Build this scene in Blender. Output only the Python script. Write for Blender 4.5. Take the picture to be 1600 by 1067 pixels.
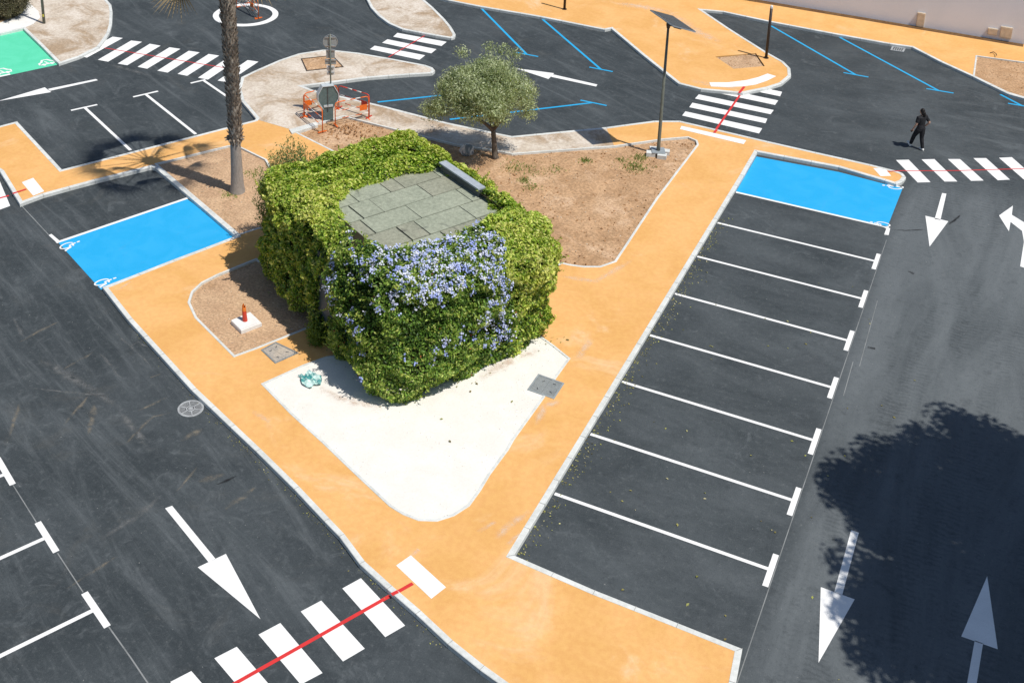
import bpy, bmesh, math, random
import numpy as np
from mathutils import Vector, Matrix
from mathutils.geometry import tessellate_polygon, delaunay_2d_cdt

for o in list(bpy.data.objects): bpy.data.objects.remove(o, do_unlink=True)
random.seed(7); RNG = np.random.default_rng(11)
S = bpy.context.scene
COL = S.collection
R = math.radians

# ------------------------------------------------------------------ camera
yaw, pitch, roll = -0.45359, 0.33737, 0.02084
fw = Vector((math.sin(yaw)*math.cos(pitch), math.cos(yaw)*math.cos(pitch), -math.sin(pitch)))
rt = Vector((math.cos(yaw), -math.sin(yaw), 0)); up = rt.cross(fw)
r2 = rt*math.cos(roll)+up*math.sin(roll); u2 = up*math.cos(roll)-rt*math.sin(roll)
cd = bpy.data.cameras.new('camera'); cam = bpy.data.objects.new('camera', cd); COL.objects.link(cam)
cam.matrix_world = Matrix(((r2.x,u2.x,-fw.x,8.6066),(r2.y,u2.y,-fw.y,-41.4382),(r2.z,u2.z,-fw.z,21.8141),(0,0,0,1)))
cd.sensor_fit = 'HORIZONTAL'; cd.sensor_width = 36; cd.lens = 44.55
cd.shift_x = 0.0589; cd.shift_y = -0.3403          # architectural shift lens: verticals stay upright
cd.clip_start = .5; cd.clip_end = 800
S.camera = cam

# ------------------------------------------------------------------ sky and sun
SUN_EL, SUN_AZ = 62.0, -12.0                          # azimuth of the sun counted from +X
w = bpy.data.worlds.new('World'); S.world = w; w.use_nodes = True
nt = w.node_tree; bg = nt.nodes['Background']
sky = nt.nodes.new('ShaderNodeTexSky'); sky.sky_type = 'NISHITA'; sky.sun_disc = False
sky.sun_elevation = R(SUN_EL); sky.sun_rotation = R(90-SUN_AZ); sky.air_density = 1.0; sky.dust_density = .6; sky.ozone_density = 1.4
nt.links.new(sky.outputs[0], bg.inputs[0]); bg.inputs[1].default_value = .085
sl = bpy.data.lights.new('sun', 'SUN'); so = bpy.data.objects.new('sun', sl); COL.objects.link(so)
sl.energy = 4.4; sl.angle = R(.53); sl.color = (1, .955, .88)
sd = Vector((math.cos(R(SUN_AZ))*math.cos(R(SUN_EL)), math.sin(R(SUN_AZ))*math.cos(R(SUN_EL)), math.sin(R(SUN_EL))))
so.rotation_euler = sd.to_track_quat('Z', 'Y').to_euler(); so.location = sd*60
S.view_settings.view_transform = 'Standard'; S.view_settings.look = 'None'
S.view_settings.exposure = 0; S.view_settings.gamma = 1; S.view_settings.use_curve_mapping = False
S.render.engine = 'CYCLES'; S.cycles.max_bounces = 6; S.cycles.transparent_max_bounces = 6

# ------------------------------------------------------------------ object helpers
def link(name, me, parent=None, label=None, cat=None, group=None, kind=None):
    o = bpy.data.objects.new(name, me); COL.objects.link(o)
    if parent: o.parent = parent
    if label: o['label'] = label
    if cat: o['category'] = cat
    if group: o['group'] = group
    if kind: o['kind'] = kind
    return o
def thing(name, label, cat, loc=(0,0,0), rz=0, group=None):
    o = link(name, None, None, label, cat, group); o.location = loc; o.rotation_euler = (0,0,rz)
    o.empty_display_size = .2
    return o
def copy_tree(o, parent=None):
    c = o.copy(); COL.objects.link(c); c.parent = parent
    for ch in list(o.children): copy_tree(ch, c)
    return c
class MB:
    def __init__(s): s.v = []; s.f = []; s.m = []
    def add(s, vs, fs, mi=0):
        n = len(s.v); s.v += [tuple(v) for v in vs]; s.f += [tuple(i+n for i in f) for f in fs]; s.m += [mi]*len(fs); return s
    def box(s, c, d, rz=0, mi=0, rot=None):
        vs = []
        for x in (-.5,.5):
            for y in (-.5,.5):
                for z in (-.5,.5): vs.append(Vector((x*d[0], y*d[1], z*d[2])))
        M = rot if rot is not None else Matrix.Rotation(rz, 3, 'Z')
        vs = [M@v+Vector(c) for v in vs]
        return s.add(vs, [(0,1,3,2),(4,6,7,5),(0,4,5,1),(2,3,7,6),(0,2,6,4),(1,5,7,3)], mi)
    def tube(s, path, rad, n=8, mi=0, cap=True):
        path = [Vector(p) for p in path]
        if not isinstance(rad, (list,tuple)): rad = [rad]*len(path)
        rings = []; ref = None
        for i, p in enumerate(path):
            t = (path[min(i+1,len(path)-1)]-path[max(i-1,0)]).normalized()
            if ref is None: ref = Vector((0,1,0)) if abs(t.y) < .9 else Vector((1,0,0))
            b = t.cross(ref).normalized(); a = b.cross(t).normalized(); ref = a
            r = rad[i]; ra, rb = r if isinstance(r,(list,tuple)) else (r,r)
            rings.append([p+a*ra*math.sin(2*math.pi*k/n)+b*rb*math.cos(2*math.pi*k/n) for k in range(n)])
        vs = [v for r_ in rings for v in r_]; fs = []
        for i in range(len(path)-1):
            for k in range(n): fs.append((i*n+k, i*n+(k+1)%n, (i+1)*n+(k+1)%n, (i+1)*n+k))
        if cap: fs.append(tuple(range(n))[::-1]); fs.append(tuple(range((len(path)-1)*n, len(path)*n)))
        return s.add(vs, fs, mi)
    def ball(s, c, r, n=12, m=8, mi=0, rot=None):
        r = r if isinstance(r,(list,tuple)) else (r,r,r); vs = []; fs = []
        for j in range(m+1):
            th = math.pi*j/m
            for k in range(n):
                ph = 2*math.pi*k/n; v = Vector((r[0]*math.sin(th)*math.cos(ph), r[1]*math.sin(th)*math.sin(ph), r[2]*math.cos(th)))
                if rot is not None: v = rot@v
                vs.append(v+Vector(c))
        for j in range(m):
            for k in range(n): fs.append((j*n+k, (j+1)*n+k, (j+1)*n+(k+1)%n, j*n+(k+1)%n))
        return s.add(vs, fs, mi)
    def prism(s, poly, z0, z1, holes=(), mi=0):
        loops = [list(poly)]+[list(h) for h in holes]
        flat = [p for l in loops for p in l]; n = len(flat)
        tri = tessellate_polygon([[Vector((p[0],p[1],0)) for p in l] for l in loops])
        vs = [(p[0],p[1],z1) for p in flat]; fs = []
        for t in tri:
            a,b,c = (flat[i] for i in t)
            if (b[0]-a[0])*(c[1]-a[1])-(b[1]-a[1])*(c[0]-a[0]) < 0: t = (t[0],t[2],t[1])
            fs.append(tuple(t))
        if z0 is not None:
            vs += [(p[0],p[1],z0) for p in flat]; off = 0
            for li, l in enumerate(loops):
                ccw = area(l) > 0
                for i in range(len(l)):
                    j = (i+1)%len(l); q = (off+i, off+j, n+off+j, n+off+i)
                    fs.append(q if (ccw != (li == 0)) else q[::-1])
                off += len(l)
        return s.add(vs, fs, mi)
    def mesh(s, name, mats, smooth=False):
        me = bpy.data.meshes.new(name); me.from_pydata(s.v, [], s.f)
        for m in (mats if isinstance(mats,(list,tuple)) else [mats]): me.materials.append(m)
        if any(s.m): me.polygons.foreach_set('material_index', s.m)
        if smooth: me.polygons.foreach_set('use_smooth', [True]*len(me.polygons))
        me.validate(); me.update(); return me
    def build(s, name, mats, parent=None, smooth=False, **k): return link(name, s.mesh(name, mats, smooth), parent, **k)
def area(l): return .5*sum(l[i][0]*l[(i+1)%len(l)][1]-l[(i+1)%len(l)][0]*l[i][1] for i in range(len(l)))
def ccw(l): return list(l) if area(l) > 0 else list(l)[::-1]
def densify(l, step, closed=True):
    out = []
    for i in range(len(l) if closed else len(l)-1):
        a, b = l[i], l[(i+1)%len(l)]; n = max(1, int(math.dist(a,b)/step))
        for k in range(n): out.append((a[0]+(b[0]-a[0])*k/n, a[1]+(b[1]-a[1])*k/n))
    if not closed: out.append(tuple(l[-1]))
    return out
def inset(l, wd):
    """offset a counter-clockwise loop inwards by wd metres (negative: outwards)"""
    n = len(l); out = []
    for i in range(n):
        p0, p1, p2 = (Vector(l[(i-1)%n]), Vector(l[i]), Vector(l[(i+1)%n]))
        d1 = (p1-p0).normalized(); d2 = (p2-p1).normalized()
        n1 = Vector((-d1.y,d1.x)); n2 = Vector((-d2.y,d2.x)); b = (n1+n2)
        if b.length < .35: b = n1.copy(); k = 1
        else: b.normalize(); k = min(1/max(.3,b.dot(n1)), 2.4)
        out.append((p1.x+b.x*wd*k, p1.y+b.y*wd*k))
    return out
def ring_mesh(mb, outer, inner, z0, z1, ch=.012, jit=.004):
    n = len(outer); vs = []
    for i in range(n):
        o = Vector(outer[i]); q = Vector(inner[i]); d = (q-o); L = max(d.length,1e-6); d /= L
        jx = random.uniform(-jit,jit); jz = random.uniform(-jit,jit)*.6
        o = o+d*jx
        vs += [(o.x,o.y,z0), (o.x,o.y,z1-ch+jz), (o.x+d.x*ch,o.y+d.y*ch,z1+jz), (q.x,q.y,z1+jz), (q.x,q.y,z0)]
    fs = []
    for i in range(n):
        j = (i+1)%n
        for k in range(4): fs.append((i*5+k, j*5+k, j*5+k+1, i*5+k+1))
    mb.add(vs, fs); return mb
def strip(mb, path, wd, z, zt=None):
    """flat painted line of width wd along a path"""
    path = [Vector(p) for p in path]; vs = []
    for i, p in enumerate(path):
        d = (path[min(i+1,len(path)-1)]-path[max(i-1,0)]).normalized(); nrm = Vector((-d.y,d.x))
        vs += [(p.x+nrm.x*wd/2, p.y+nrm.y*wd/2, z), (p.x-nrm.x*wd/2, p.y-nrm.y*wd/2, z)]
    mb.add(vs, [(2*i,2*i+1,2*i+3,2*i+2) for i in range(len(path)-1)]); return mb
def inside(pts, poly):
    x, y = pts[:,0], pts[:,1]; res = np.zeros(len(pts), bool); n = len(poly)
    for i in range(n):
        x1,y1 = poly[i]; x2,y2 = poly[(i+1)%n]
        c = ((y1 > y) != (y2 > y))
        with np.errstate(divide='ignore', invalid='ignore'):
            res ^= c & (x < (x2-x1)*(y-y1)/(y2-y1+1e-12)+x1)
    return res
def dist_poly(pts, poly):
    best = np.full(len(pts), 1e9)
    for i in range(len(poly)):
        a = np.array(poly[i]); b = np.array(poly[(i+1)%len(poly)]); d = b-a
        t = np.clip(((pts-a)@d)/(d@d+1e-12), 0, 1); best = np.minimum(best, np.linalg.norm(pts-(a+t[:,None]*d), axis=1))
    return best
_nz = np.random.default_rng(3); _dirs = _nz.normal(size=(14,3)); _dirs /= np.linalg.norm(_dirs,axis=1)[:,None]; _ph = _nz.uniform(0,6.28,14); _fr = _nz.uniform(.6,1.7,14)
def noise(P, f):
    P = np.asarray(P, float)
    if P.shape[1] == 2: P = np.c_[P, np.zeros(len(P))]
    return sum(np.sin((P@_dirs[i])*f*_fr[i]*2.2+_ph[i]*(1+f)) for i in range(14))/5.0
def terrain(name, poly, z, amp, step, m, freq=1.5, parent=None, edge=.25, **k):
    """ground sheet with real relief inside a polygon"""
    poly = densify(ccw(poly), step*1.5); A = np.array(poly)
    gx = np.arange(A[:,0].min(), A[:,0].max(), step); gy = np.arange(A[:,1].min(), A[:,1].max(), step)
    G = np.array([(x,y) for x in gx for y in gy]); G = G+RNG.uniform(-.35,.35,G.shape)*step
    G = G[inside(G, poly)]; G = G[dist_poly(G, poly) > step*.5]
    n = len(poly); vs = [Vector(p) for p in poly]+[Vector(p) for p in G]
    r = delaunay_2d_cdt(vs, [(i,(i+1)%n) for i in range(n)], [], 1, 1e-4)
    V = np.array([(v.x,v.y) for v in r[0]]); d = np.clip(dist_poly(V, poly)/edge, 0, 1)
    h = amp*(noise(V, freq)*.6+noise(V+7, freq*3)*.35+noise(V+3, freq*8)*.2)
    Z = z+d*(h+amp*.4)
    me = bpy.data.meshes.new(name); me.from_pydata([(V[i,0],V[i,1],Z[i]) for i in range(len(V))], [], [tuple(f) for f in r[2]])
    me.materials.append(m); me.polygons.foreach_set('use_smooth', [True]*len(me.polygons)); me.update()
    return link(name, me, parent, **k)

# ------------------------------------------------------------------ materials
class NT:
    def __init__(s, name):
        s.m = bpy.data.materials.new(name); s.m.use_nodes = True; s.t = s.m.node_tree
        s.b = s.t.nodes['Principled BSDF']; s.out = s.t.nodes['Material Output']
    def n(s, typ, **k):
        x = s.t.nodes.new('ShaderNode'+typ)
        for a, v in k.items():
            if a.startswith('i_'): s.set(x.inputs[int(a[2:]) if a[2:].isdigit() else a[2:]], v)
            else: setattr(x, a, v)
        return x
    def set(s, inp, v):
        if hasattr(v, 'is_output') or isinstance(v, bpy.types.NodeSocket): s.t.links.new(v, inp)
        else: inp.default_value = v
    def pos(s, scale=(1,1,1), rot=0, loc=(0,0,0), obj=False):
        g = s.n('TexCoord').outputs['Object'] if obj else s.n('NewGeometry').outputs['Position']
        if rot:
            q = s.n('Mapping'); s.set(q.inputs[0], g); q.inputs[2].default_value = (0,0,rot); g = q.outputs[0]
        mp = s.n('Mapping'); s.set(mp.inputs[0], g); mp.inputs[1].default_value = loc; mp.inputs[3].default_value = scale
        return mp.outputs[0]
    def noise(s, vec, scale, detail=4, rough=.6, dist=0):
        x = s.n('TexNoise'); s.set(x.inputs['Vector'], vec); x.inputs['Scale'].default_value = scale
        x.inputs['Detail'].default_value = detail; x.inputs['Roughness'].default_value = rough; x.inputs['Distortion'].default_value = dist
        return x.outputs[0]
    def ramp(s, f, a, b, lo=0, hi=1):
        x = s.n('MapRange'); x.interpolation_type = 'SMOOTHSTEP'; s.set(x.inputs[0], f)
        for i, v in ((1,a),(2,b),(3,lo),(4,hi)): x.inputs[i].default_value = v
        return x.outputs[0]
    def math(s, op, a, b=0):
        x = s.n('Math'); x.operation = op; s.set(x.inputs[0], a); s.set(x.inputs[1], b); return x.outputs[0]
    def mix(s, f, a, b, mode='MIX'):
        x = s.n('Mix'); x.data_type = 'RGBA'; x.blend_type = mode
        def c(v): return (v[0],v[1],v[2],1) if isinstance(v,(tuple,list)) else v
        s.set(x.inputs[0], f); s.set(x.inputs[6], c(a)); s.set(x.inputs[7], c(b)); return x.outputs[2]
    def sep(s, vec):
        x = s.n('SeparateXYZ'); s.set(x.inputs[0], vec); return x.outputs
    def bump(s, h, strength=.3, dist=.01):
        x = s.n('Bump'); x.inputs['Strength'].default_value = strength; x.inputs['Distance'].default_value = dist
        s.set(x.inputs['Height'], h); s.set(s.b.inputs['Normal'], x.outputs[0])
    def done(s, col, rough=.8, spec=.3, metal=0):
        s.set(s.b.inputs['Base Color'], col if not isinstance(col,(tuple,list)) else (*col[:3],1))
        s.set(s.b.inputs['Roughness'], rough); s.b.inputs['Specular IOR Level'].default_value = spec; s.b.inputs['Metallic'].default_value = metal
        return s.m
def mottled(name, c1, c2, s1=1.2, s2=9, rough=.85, fine=.12, bump=.25, spec=.25, c3=None, t3=(.58,.72), obj=False, metal=0):
    m = NT(name); p = m.pos(obj=obj)
    col = m.mix(m.ramp(m.noise(p, s1, 5, .62, .4), .35, .65), c1, c2)
    if c3: col = m.mix(m.ramp(m.noise(m.pos(loc=(31,7,3), obj=obj), s1*.6, 6, .65, .8), *t3), col, c3)
    f = m.noise(p, s2*6, 3, .7); g = m.noise(p, s2, 5, .6)
    col = m.mix(fine, col, m.mix(m.ramp(g,.3,.7), (0,0,0), (1,1,1)), 'OVERLAY')
    col = m.mix(fine, col, m.mix(m.ramp(f,.3,.7), (0,0,0), (1,1,1)), 'OVERLAY')
    m.bump(m.math('ADD', f, m.math('MULTIPLY', g, 2)), bump, .006)
    return m.done(col, rough, spec, metal)
def plain(name, c, rough=.5, spec=.4, metal=0, var=.12, scale=6):
    m = NT(name); n = m.noise(m.pos(obj=True), scale, 4, .6)
    return m.done(m.mix(m.ramp(n,.3,.75), tuple(x*(1-var) for x in c), tuple(min(1,x*(1+var)) for x in c)), rough, spec, metal)

def asphalt():
    m = NT('asphalt'); p = m.pos(); X = m.sep(p)
    base = m.mix(m.ramp(m.noise(p,.30,6,.62,.5),.34,.68), (.036,.0445,.050), (.060,.071,.078))
    right = m.ramp(X[0], -2, 2)
    # pale dust: everywhere a little, most on the driving lanes
    wob = m.noise(m.pos(scale=(.55,.10,1)), 1.0, 6, .66, .8)
    lane = m.math('MULTIPLY', m.ramp(X[0], 5.0, 5.9), m.ramp(X[1], 6.5, 3))
    lane = m.math('MULTIPLY', lane, m.ramp(wob,.28,.70,.26,.72))
    jun = m.math('MULTIPLY', m.ramp(X[0], 3, 8), m.math('MULTIPLY', m.ramp(X[1], 2, 6), m.ramp(m.noise(m.pos(scale=(.25,.7,1),loc=(4,2,0)),1,6,.66,.6),  .42,.70,.04,.55)))
    dust = m.math('MAXIMUM', lane, jun)
    bays = m.math('MULTIPLY', right, m.ramp(m.noise(m.pos(scale=(.35,.8,1),loc=(1,6,0)),1,6,.66,.8),.34,.72,.04,.26))
    dust = m.math('MAXIMUM', dust, bays)
    left = m.ramp(X[0], -1, -5)
    sc = m.noise(m.pos(scale=(.16,1.3,1), rot=R(26)), 1.0, 7, .72, 1.6)
    dust = m.math('MAXIMUM', dust, m.math('MULTIPLY', left, m.ramp(sc,.45,.76,0,.42)))
    for lo, sc_, a, b, hi in ((9,.9,.50,.78,.50),(21,2.6,.52,.80,.40),(33,7,.54,.82,.30)):
        dust = m.math('MAXIMUM', dust, m.ramp(m.noise(m.pos(loc=(lo,5,0)), sc_, 7, .72, 1.4),a,b,0,hi))
    # tyre ripples pressed into the dust of the lane
    wv = m.n('TexWave'); wv.wave_type = 'BANDS'; wv.bands_direction = 'Y'; m.set(wv.inputs['Vector'], p)
    for k_, v_ in (('Scale',1.9),('Distortion',9),('Detail',3),('Detail Scale',1.1),('Detail Roughness',.6)): wv.inputs[k_].default_value = v_
    trk = m.math('MULTIPLY', m.ramp(m.noise(m.pos(scale=(1.1,.16,1),loc=(3,1,0)),1,4,.6,.6),.48,.60), m.ramp(X[0],5.2,6.2))
    dust = m.math('SUBTRACT', dust, m.math('MULTIPLY', trk, m.ramp(wv.outputs[1],.35,.9,0,.14)))
    dust = m.math('MAXIMUM', dust, 0)
    col = m.mix(dust, base, (.168,.186,.197))
    br = m.noise(m.pos(loc=(2,8,0)), .5, 7, .70, 1)
    col = m.mix(m.math('MULTIPLY', left, m.ramp(br,.54,.82,0,.26)), col, (.135,.12,.095))
    v = m.n('TexVoronoi'); m.set(v.inputs['Vector'], p); v.inputs['Scale'].default_value = 45
    f = m.noise(p, 60, 2, .7); g = m.noise(p, 22, 4, .75)
    col = m.mix(m.ramp(f,.60,.80,0,.35), col, (.22,.23,.23)); col = m.mix(m.ramp(f,.20,.42,.6,0), col, (.012,.015,.018))
    col = m.mix(m.ramp(g,.56,.76,0,.30), col, (.20,.215,.22)); col = m.mix(m.ramp(g,.26,.46,.50,0), col, (.018,.022,.026))
    h_ = m.noise(m.pos(loc=(1,2,4)), 6.5, 5, .75); h2 = m.noise(m.pos(loc=(6,2,4)), 2.2, 6, .72)
    col = m.mix(m.ramp(h_,.52,.74,0,.26), col, (.19,.20,.205)); col = m.mix(m.ramp(h_,.26,.47,.36,0), col, (.018,.022,.026)); col = m.mix(m.ramp(h2,.26,.46,.35,0), col, (.02,.025,.03))
    sp = m.noise(m.pos(loc=(5,5,1)), 13, 2, .5); col = m.mix(m.ramp(sp,.72,.79,0,.5), col, (.36,.36,.34))
    m.bump(m.math('ADD', m.math('MULTIPLY', v.outputs[0], 1.2), f), .5, .008)
    return m.done(col, m.ramp(dust,0,1,.80,.92), .2)
M = {}
M['asphalt'] = asphalt()
M['orange'] = mottled('orange_resin', (.75,.425,.165), (.68,.37,.125), .55, 7, .88, .06, .12, .2, c3=(.77,.53,.31), t3=(.55,.76))
M['kerb'] = mottled('kerb_concrete', (.67,.685,.665), (.56,.575,.555), 1.5, 12, .88, .12, .25)
M['concrete'] = mottled('pale_concrete', (.64,.57,.49), (.53,.455,.37), .9, 8, .92, .16, .3, c3=(.37,.27,.18), t3=(.42,.65))
M['paving_white'] = mottled('white_paving', (.80,.79,.76), (.72,.71,.69), .8, 9, .9, .05, .2)
M['white_gravel'] = mottled('white_gravel', (.79,.76,.715), (.745,.715,.665), 1.4, 16, .95, .06, .5)
M['soil'] = mottled('dry_soil', (.49,.315,.185), (.405,.25,.14), 1.1, 11, .97, .24, .8, .1, c3=(.58,.40,.26), t3=(.5,.72))
M['soil_dark'] = mottled('brown_soil', (.46,.30,.185), (.53,.36,.225), 1.3, 13, .97, .24, .8, .1, c3=(.38,.24,.14))
def worn(name, c, c2, edge=.06, rough=.6):
    m = NT(name); p = m.pos()
    col = m.mix(m.ramp(m.noise(p,1.1,6,.65,.7),.38,.66), c, c2)
    g = m.noise(p, 26, 5, .7); col = m.mix(m.ramp(g,.66,.80,0,edge*4), col, tuple(x*.35+.03 for x in c))
    g2 = m.noise(p, 40, 3, .75); col = m.mix(m.ramp(g2,.30,.50,min(.5,edge*9),0), col, tuple(x*.55 for x in c)); g3 = m.noise(m.pos(scale=(1,.3,1)), 1.8, 6, .75, 1); col = m.mix(m.ramp(g3,.55,.80,0,min(.4,edge*7)), col, tuple(x*.6+.10 for x in c))
    m.bump(m.noise(p,80,2,.6), .25, .004); return m.done(col, rough, .3)
M['white_paint'] = worn('white_road_paint', (.84,.84,.83), (.78,.78,.77), .03)
M['blue_paint'] = worn('blue_bay_paint', (.018,.37,.72), (.03,.395,.76), .035)
M['green_paint'] = worn('green_bay_paint', (.10,.61,.37), (.12,.65,.41), .02)
M['blue_line'] = worn('blue_line_paint', (.02,.36,.68), (.025,.39,.72), .02)
M['red_paint'] = worn('red_line_paint', (.66,.04,.04), (.58,.035,.035), .03)
M['chalk'] = worn('chalk_line', (.26,.27,.27), (.17,.18,.18), .2)
def stain(name, c, thr=.5):
    m = NT(name); p = m.pos(); f = m.noise(p, 3.2, 7, .75, .8); a = m.n('Attribute'); a.attribute_name = 'soft'
    m.set(m.b.inputs['Alpha'], m.math('MULTIPLY', m.ramp(f, thr-.2, thr+.22, 0, .8), m.ramp(a.outputs[2], .02, 1))); return m.done(c, .95, .1)
M['sand'] = stain('sandy_dust', (.30,.26,.20), .55); M['dust'] = stain('pale_dust', (.22,.225,.225), .54); M['dark_stain'] = stain('dark_stain', (.018,.018,.02), .42)
M['joint'] = plain('joint_mortar', (.33,.335,.325), .95, .1); M['scuff'] = stain('pale_scuff', (.80,.66,.50), .50); M['pink_dust'] = stain('pinkish_soil_dust', (.62,.46,.35), .57)
M['steel'] = plain('galvanised_steel', (.36,.40,.42), .55, .5, .3); M['dark_metal'] = plain('dark_bronze_metal', (.045,.035,.03), .5, .4, .2)
M['post'] = plain('grey_green_paint', (.14,.15,.125), .45, .5, .1); M['panel'] = plain('solar_cells', (.022,.03,.045), .25, .5, 0, .3, 20); M['alu'] = plain('aluminium_trim', (.42,.44,.46), .4, .5, .5)
M['orange_steel'] = plain('orange_enamel', (.78,.16,.02), .45); M['red_steel'] = plain('red_enamel', (.55,.05,.03), .45); M['white_steel'] = plain('white_enamel', (.75,.74,.72), .45)
M['totem'] = plain('grey_green_sheet_metal', (.12,.18,.19), .5, .4, .2, .15); M['totem_rim'] = plain('pale_sheet_rim', (.50,.55,.58), .5)
M['castiron'] = mottled('dusty_cast_iron', (.40,.42,.43), (.30,.31,.32), 6, 40, .85, .15, .3); M['iron_dark'] = mottled('dark_cast_iron', (.07,.075,.08), (.10,.105,.11), 6, 40, .85, .1, .3)
M['plate'] = mottled('galvanised_plate', (.23,.25,.255), (.29,.31,.315), 3, 30, .6, .2, .2, .4, metal=.2); M['cover_fill'] = mottled('cement_fill', (.46,.40,.33), (.36,.33,.30), 2.5, 18, .92, .15, .3)
M['wall'] = mottled('lilac_white_render', (.77,.80,.88), (.73,.765,.845), .5, 20, .9, .05, .25)
M['beige_box'] = plain('beige_enamel', (.60,.50,.38), .6); M['wall_shade'] = mottled('brown_wall_shade', (.115,.06,.025), (.15,.085,.035), 1.5, 9, .95, .2, .5)  # last one: orange paving's tone in the wall's shadow, put into the colour
def bark(name, a, b):
    m = NT(name); f = m.noise(m.pos(scale=(1,1,.25), obj=True), 22, 6, .7, .6)
    m.bump(f, .8, .02); return m.done(m.mix(m.ramp(f,.3,.7), a, b), .95, .1)
M['bark'] = bark('olive_bark', (.085,.068,.055), (.19,.165,.14)); M['palm_bark'] = bark('palm_bark', (.10,.075,.058), (.40,.34,.28)); M['palm_smooth'] = bark('palm_smooth_bark', (.26,.235,.215), (.36,.33,.30))
def leafmat(name, trans=.35, rough=.45, spec=.35):
    m = NT(name); a = m.n('Attribute'); a.attribute_name = 'tint'
    m.set(m.b.inputs['Base Color'], a.outputs[0]); m.b.inputs['Roughness'].default_value = rough; m.b.inputs['Specular IOR Level'].default_value = spec
    t = m.n('BsdfTranslucent'); m.set(t.inputs[0], m.mix(1.0, a.outputs[0], (1.15,1.2,.45), 'MULTIPLY'))
    x = m.n('MixShader'); x.inputs[0].default_value = trans; m.t.links.new(m.b.outputs[0], x.inputs[1]); m.t.links.new(t.outputs[0], x.inputs[2]); m.t.links.new(x.outputs[0], m.out.inputs[0])
    return m.m
M['leaf'] = leafmat('leaf'); M['petal'] = leafmat('petal', .15, .8, .1); M['litter'] = leafmat('dry_leaf', .1, .8, .1)
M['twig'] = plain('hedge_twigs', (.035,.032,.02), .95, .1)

# ------------------------------------------------------------------ leaves (numpy)
def leaf_mesh(name, P, N, L, Wd, tint, mat, parent=None, fold=.18, T=None, **k):
    n = len(P); P = np.asarray(P,float); N = N/np.maximum(np.linalg.norm(N,axis=1),1e-6)[:,None]
    if T is None: T = RNG.normal(size=(n,3))
    T = T-N*(T*N).sum(1)[:,None]; T /= np.maximum(np.linalg.norm(T,axis=1),1e-6)[:,None]; B = np.cross(N,T)
    L = np.broadcast_to(L,(n,))[:,None]; Wd = np.broadcast_to(Wd,(n,))[:,None]
    V = np.empty((n,4,3)); V[:,0] = P-T*L*.5; V[:,1] = P+B*Wd*.5+N*Wd*fold; V[:,2] = P+T*L*.5; V[:,3] = P-B*Wd*.5+N*Wd*fold
    me = bpy.data.meshes.new(name); me.vertices.add(4*n); me.vertices.foreach_set('co', V.ravel())
    i = np.arange(n)*4; F = np.stack([i,i+2,i+1,i,i+3,i+2],1).ravel()
    me.loops.add(6*n); me.loops.foreach_set('vertex_index', F.astype(np.int32))
    me.polygons.add(2*n); me.polygons.foreach_set('loop_start', (np.arange(2*n)*3).astype(np.int32))
    at = me.attributes.new('tint','FLOAT_COLOR','POINT'); c = np.ones((n,4,4)); c[:,:,:3] = np.asarray(tint)[:,None,:]; at.data.foreach_set('color', c.ravel())
    me.materials.append(mat); me.update(calc_edges=True); return link(name, me, parent, **k)
def tints(n, cols, t=None, var=.18):
    """leaf colours between several kinds, chosen by t in 0..1"""
    cols = np.array(cols,float)
    if t is None: t = RNG.random(n)
    t = np.clip(t,0,1)*(len(cols)-1); i = np.minimum(t.astype(int), len(cols)-2); f = (t-i)[:,None]
    return np.clip((cols[i]*(1-f)+cols[i+1]*f)*(1+RNG.normal(0,var,(n,1))), .004, .9)
def on_sphere(n):
    v = RNG.normal(size=(n,3)); return v/np.linalg.norm(v,axis=1)[:,None]

# =================================================================== SETTING
ZK, ZP, ZC = .125, .116, .121                        # kerb top, paving, concrete sheet
MB().prism([(-140,-90),(120,-90),(120,160),(-140,160)], None, 0).build('road', M['asphalt'], kind='structure')

# ---- main island -------------------------------------------------
main_outer = ([(5.320,-20.101),(3.923,-20.069),(2.016,-20.043),(-0.001,-19.924)]+[(0.0,1.2)]+[(-0.021,3.402),(3.008,3.598),(4.724,3.313)]
  +[(5.131,3.220),(5.333,3.556),(5.388,3.987),(5.237,4.253),(4.972,4.344),(4.029,4.425),(1.989,4.476),(0.122,4.536),(-2.213,4.647),(-3.496,4.696),(-4.412,4.192),(-5.367,3.255),(-5.920,2.680),(-8.894,0.119),(-9.431,0.088),(-11.645,0.012),(-14.668,0.175),(-16.914,0.187),(-17.979,0.129),(-18.657,0.292)]
  +[(-16.707,2.397),(-15.300,3.581),(-14.511,4.182),(-14.519,4.507),(-14.784,4.775),(-15.192,4.884),(-17.031,4.802),(-18.519,4.672),(-19.565,4.444),(-20.113,4.227),(-20.824,3.298),(-21.157,2.245),(-21.403,0.764),(-21.508,-0.186),(-20.871,-1.318),(-20.068,-2.221),(-18.579,-3.318),(-18.521,-3.492),(-19.732,-5.753),(-22.233,-10.352),(-26.621,-8.079),(-26.908,-8.705),(-27.594,-10.316),(-26.489,-10.895),(-24.086,-11.532),(-21.702,-13.003),(-21.446,-12.133),(-20.573,-10.466),(-19.514,-8.640),(-19.326,-8.653),(-13.907,-11.256),(-14.799,-13.420),(-15.694,-15.716)]
  +[(-13.857,-16.719),(-11.929,-17.654),(-10.158,-18.513),(-8.349,-19.269),(-7.221,-19.740),(-5.613,-20.439),(-4.397,-21.017),(-3.835,-21.278),(-2.987,-21.789),(-2.081,-22.138),(-1.193,-22.458),(-0.225,-22.851),(0.646,-23.125),(1.455,-23.331),(2.366,-23.525),(4.134,-23.296),(5.510,-22.349),(5.420,-21.018)])
main_outer = ccw(main_outer)
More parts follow.
